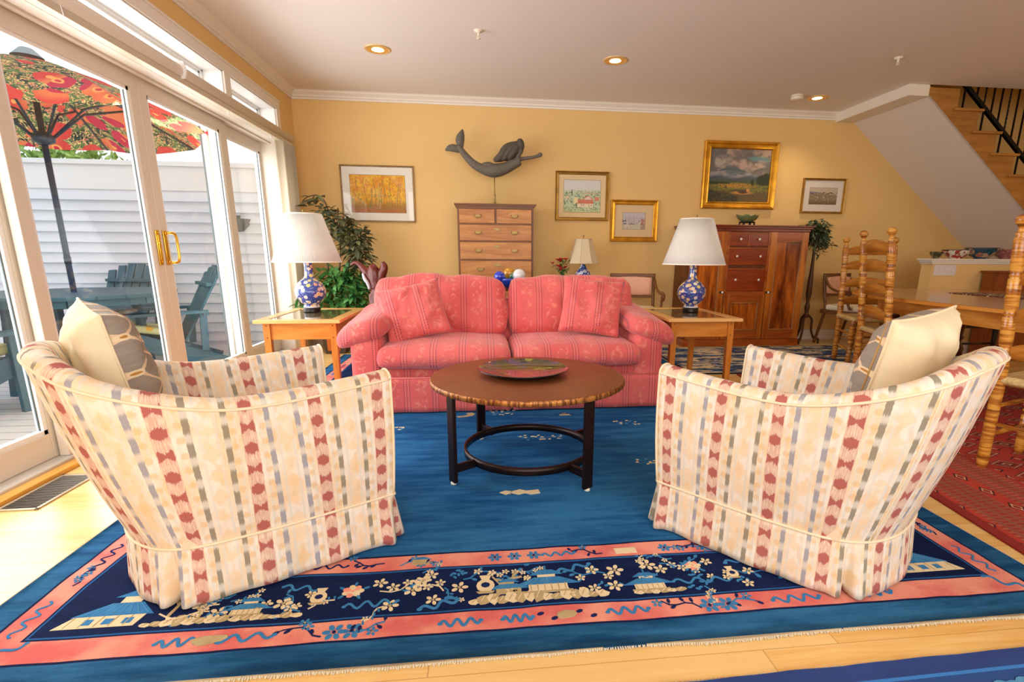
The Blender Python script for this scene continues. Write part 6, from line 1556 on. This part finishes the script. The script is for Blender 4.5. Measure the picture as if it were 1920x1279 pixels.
# oak cabinet with a cloth by the knee wall
oc = thing('oak_cabinet', 'plain reddish oak cabinet standing against the knee wall', 'cabinet', (5.95, 5.10, 0))
M_OAK = wood('red_oak', '9c5424', '7a3a16', 'Z', 9, .4)
MB().box(-.40, -.2, 0, .5, .2, .92, .004).build('case', M_OAK, oc); MB().box(-.42, -.22, .92, .52, .22, .94, .005).build('top', M_OAK, oc)
for x in (-.38, .06): 
    d = MB().box(x, -.212, .05, x+.42, -.2, .88, .003).build('door', M_OAK, oc); MB().sphere((x+(.38 if x < 0 else .04), -.222, .5), .012, 10).build('knob', M_AGED, d)
def m_plaid():
    g = G('striped_cloth', .9); x, y, z = g.xyz(g.coord()); k = g.frac((x+z*.4)/.045); g.col(g.mix((k < .45), lin('5a5a62')[:3], lin('c9c6c4')[:3])); return g.m
b = MB(); b.prism([(0, 0), (.30, .02), (.30, -.06), (.16, -.09), (.05, -.14), (.02, -.05)], XZ(0, 0, 0), .006, 0); b.box(0, -.006, -.004, .30, .2, .003)
o = b.build('dish_cloth', m_plaid(), None, (5.60, 4.872, .948)); tag(o, 'grey striped cloth hanging over the corner of the oak cabinet', 'cloth')
# dark low chair on the far side of the table
dc = thing('dark_chair', 'dark wood chair with knob posts pushed under the far side of the dining table', 'chair', (4.62, 4.62, 0), R(0)); M_DK = wood('ebonised_wood', '3a2218', '1e100a', 'X', 8, .3)
for s in (-1, 1):
    MB().lathe([(.018, 0), (.022, .3), (.024, .54), (.015, .555), (.028, .575), (.032, .595), (.026, .62), (.01, .632), (0, .634)], 16, c=(s*.24, -.22, 0)).build('front_post', M_DK, dc)
    MB().lathe([(.018, 0), (.022, .5), (.018, .7), (0, .71)], 12, c=(s*.22, .2, 0)).build('rear_post', M_DK, dc)
MB().box(-.25, -.24, .43, .25, .22, .46, .008).build('seat', M_DK, dc)
for s in (-1, 1): MB().beam((s*.24, -.26, .545), (s*.22, .2, .56), .05, .016, .004).build('arm', M_DK, dc)
for z in (.15, .28): MB().tube([(-.24, -.22, z), (.24, -.22, z)], .010, 8).build('stretcher', M_DK, dc)

# ================================================================== staircase
sc_ = thing('staircase', 'maple staircase with open stringer rising to the left behind the knee wall', 'staircase', (0, 0, 0))
M_ST = wood('stair_maple', 'b9823c', '95622a', 'X', 5, .35); run, rise = .2566, .2085
pts = [(4.46, zs(4.46)), (7.5, zs(7.5)), (7.5, zs(7.5)+.3)]
k = 11; up = []
for k in range(10, -2, -1):
    zt = 2.552-rise*k; xr = 5.175+run*k; up += [(xr, zt-rise) if k < 10 else (xr, zt-.15), (xr, zt)]
zt = 2.552+rise; pts = [(4.46, zs(4.46)), (up[0][0], zs(up[0][0]))]+up+[(4.62, up[-1][1])]
pts = [(x, min(z, 2.99)) for x, z in pts]
b = MB(); b.prism(pts[::1], XZ(0, 5.372, 0), .03); b.build('stringer', M_ST, sc_)
for k in range(0, 11):
    zt = 2.552-rise*k; xr = 5.175+run*k
    MB().box(xr-run-.045, 5.312, zt, xr+.034, YB-.01, zt+.026, .006).build('tread', M_ST, sc_)
    MB().box(xr-.016, 5.372, zt-rise+.026, xr, YB-.01, zt).build('riser', M_TRIM, sc_)
bl_ = thing('stair_balustrade', 'black wrought-iron balustrade running up the stair', 'railing', (0, 0, 0)); M_BK = plain('black_wrought_iron', '14100d', .4, .5)
def zr(x): return 2.765-.812*(x-5.107)
MB().beam((4.6, 5.42, zr(4.6)+.0), (7.4, 5.42, zr(7.4)), .04, .035, .003).build('bottom_rail', M_BK, bl_)
MB().beam((4.6, 5.42, zr(4.6)+.85), (7.4, 5.42, zr(7.4)+.85), .05, .045, .01).build('handrail', M_BK, bl_)
for i in range(26):
    x = 4.80+.098*i; b = MB()
    if i % 3 == 2:
        n = 60; P = []
        for k in range(n+1):
            z = zr(x)+.85*k/n; a = k*.55; P.append([Vector((x+.009*math.cos(a+q)*1., 5.42+.009*math.sin(a+q), z)) for q in (0, 1.57, 3.14, 4.71, 6.283)])
        b.grid(P)
    else: b.box(x-.0065, 5.4135, zr(x), x+.0065, 5.4265, zr(x)+.85)
    b.build('baluster', M_BK, bl_, weld=False)
for k in range(0, 9):
    x = 5.175+run*k-.13; zt = 2.552-rise*k+.026; MB().box(x-.007, 5.413, zt, x+.007, 5.427, zr(x)+.01).build('rail_foot', M_BK, bl_)
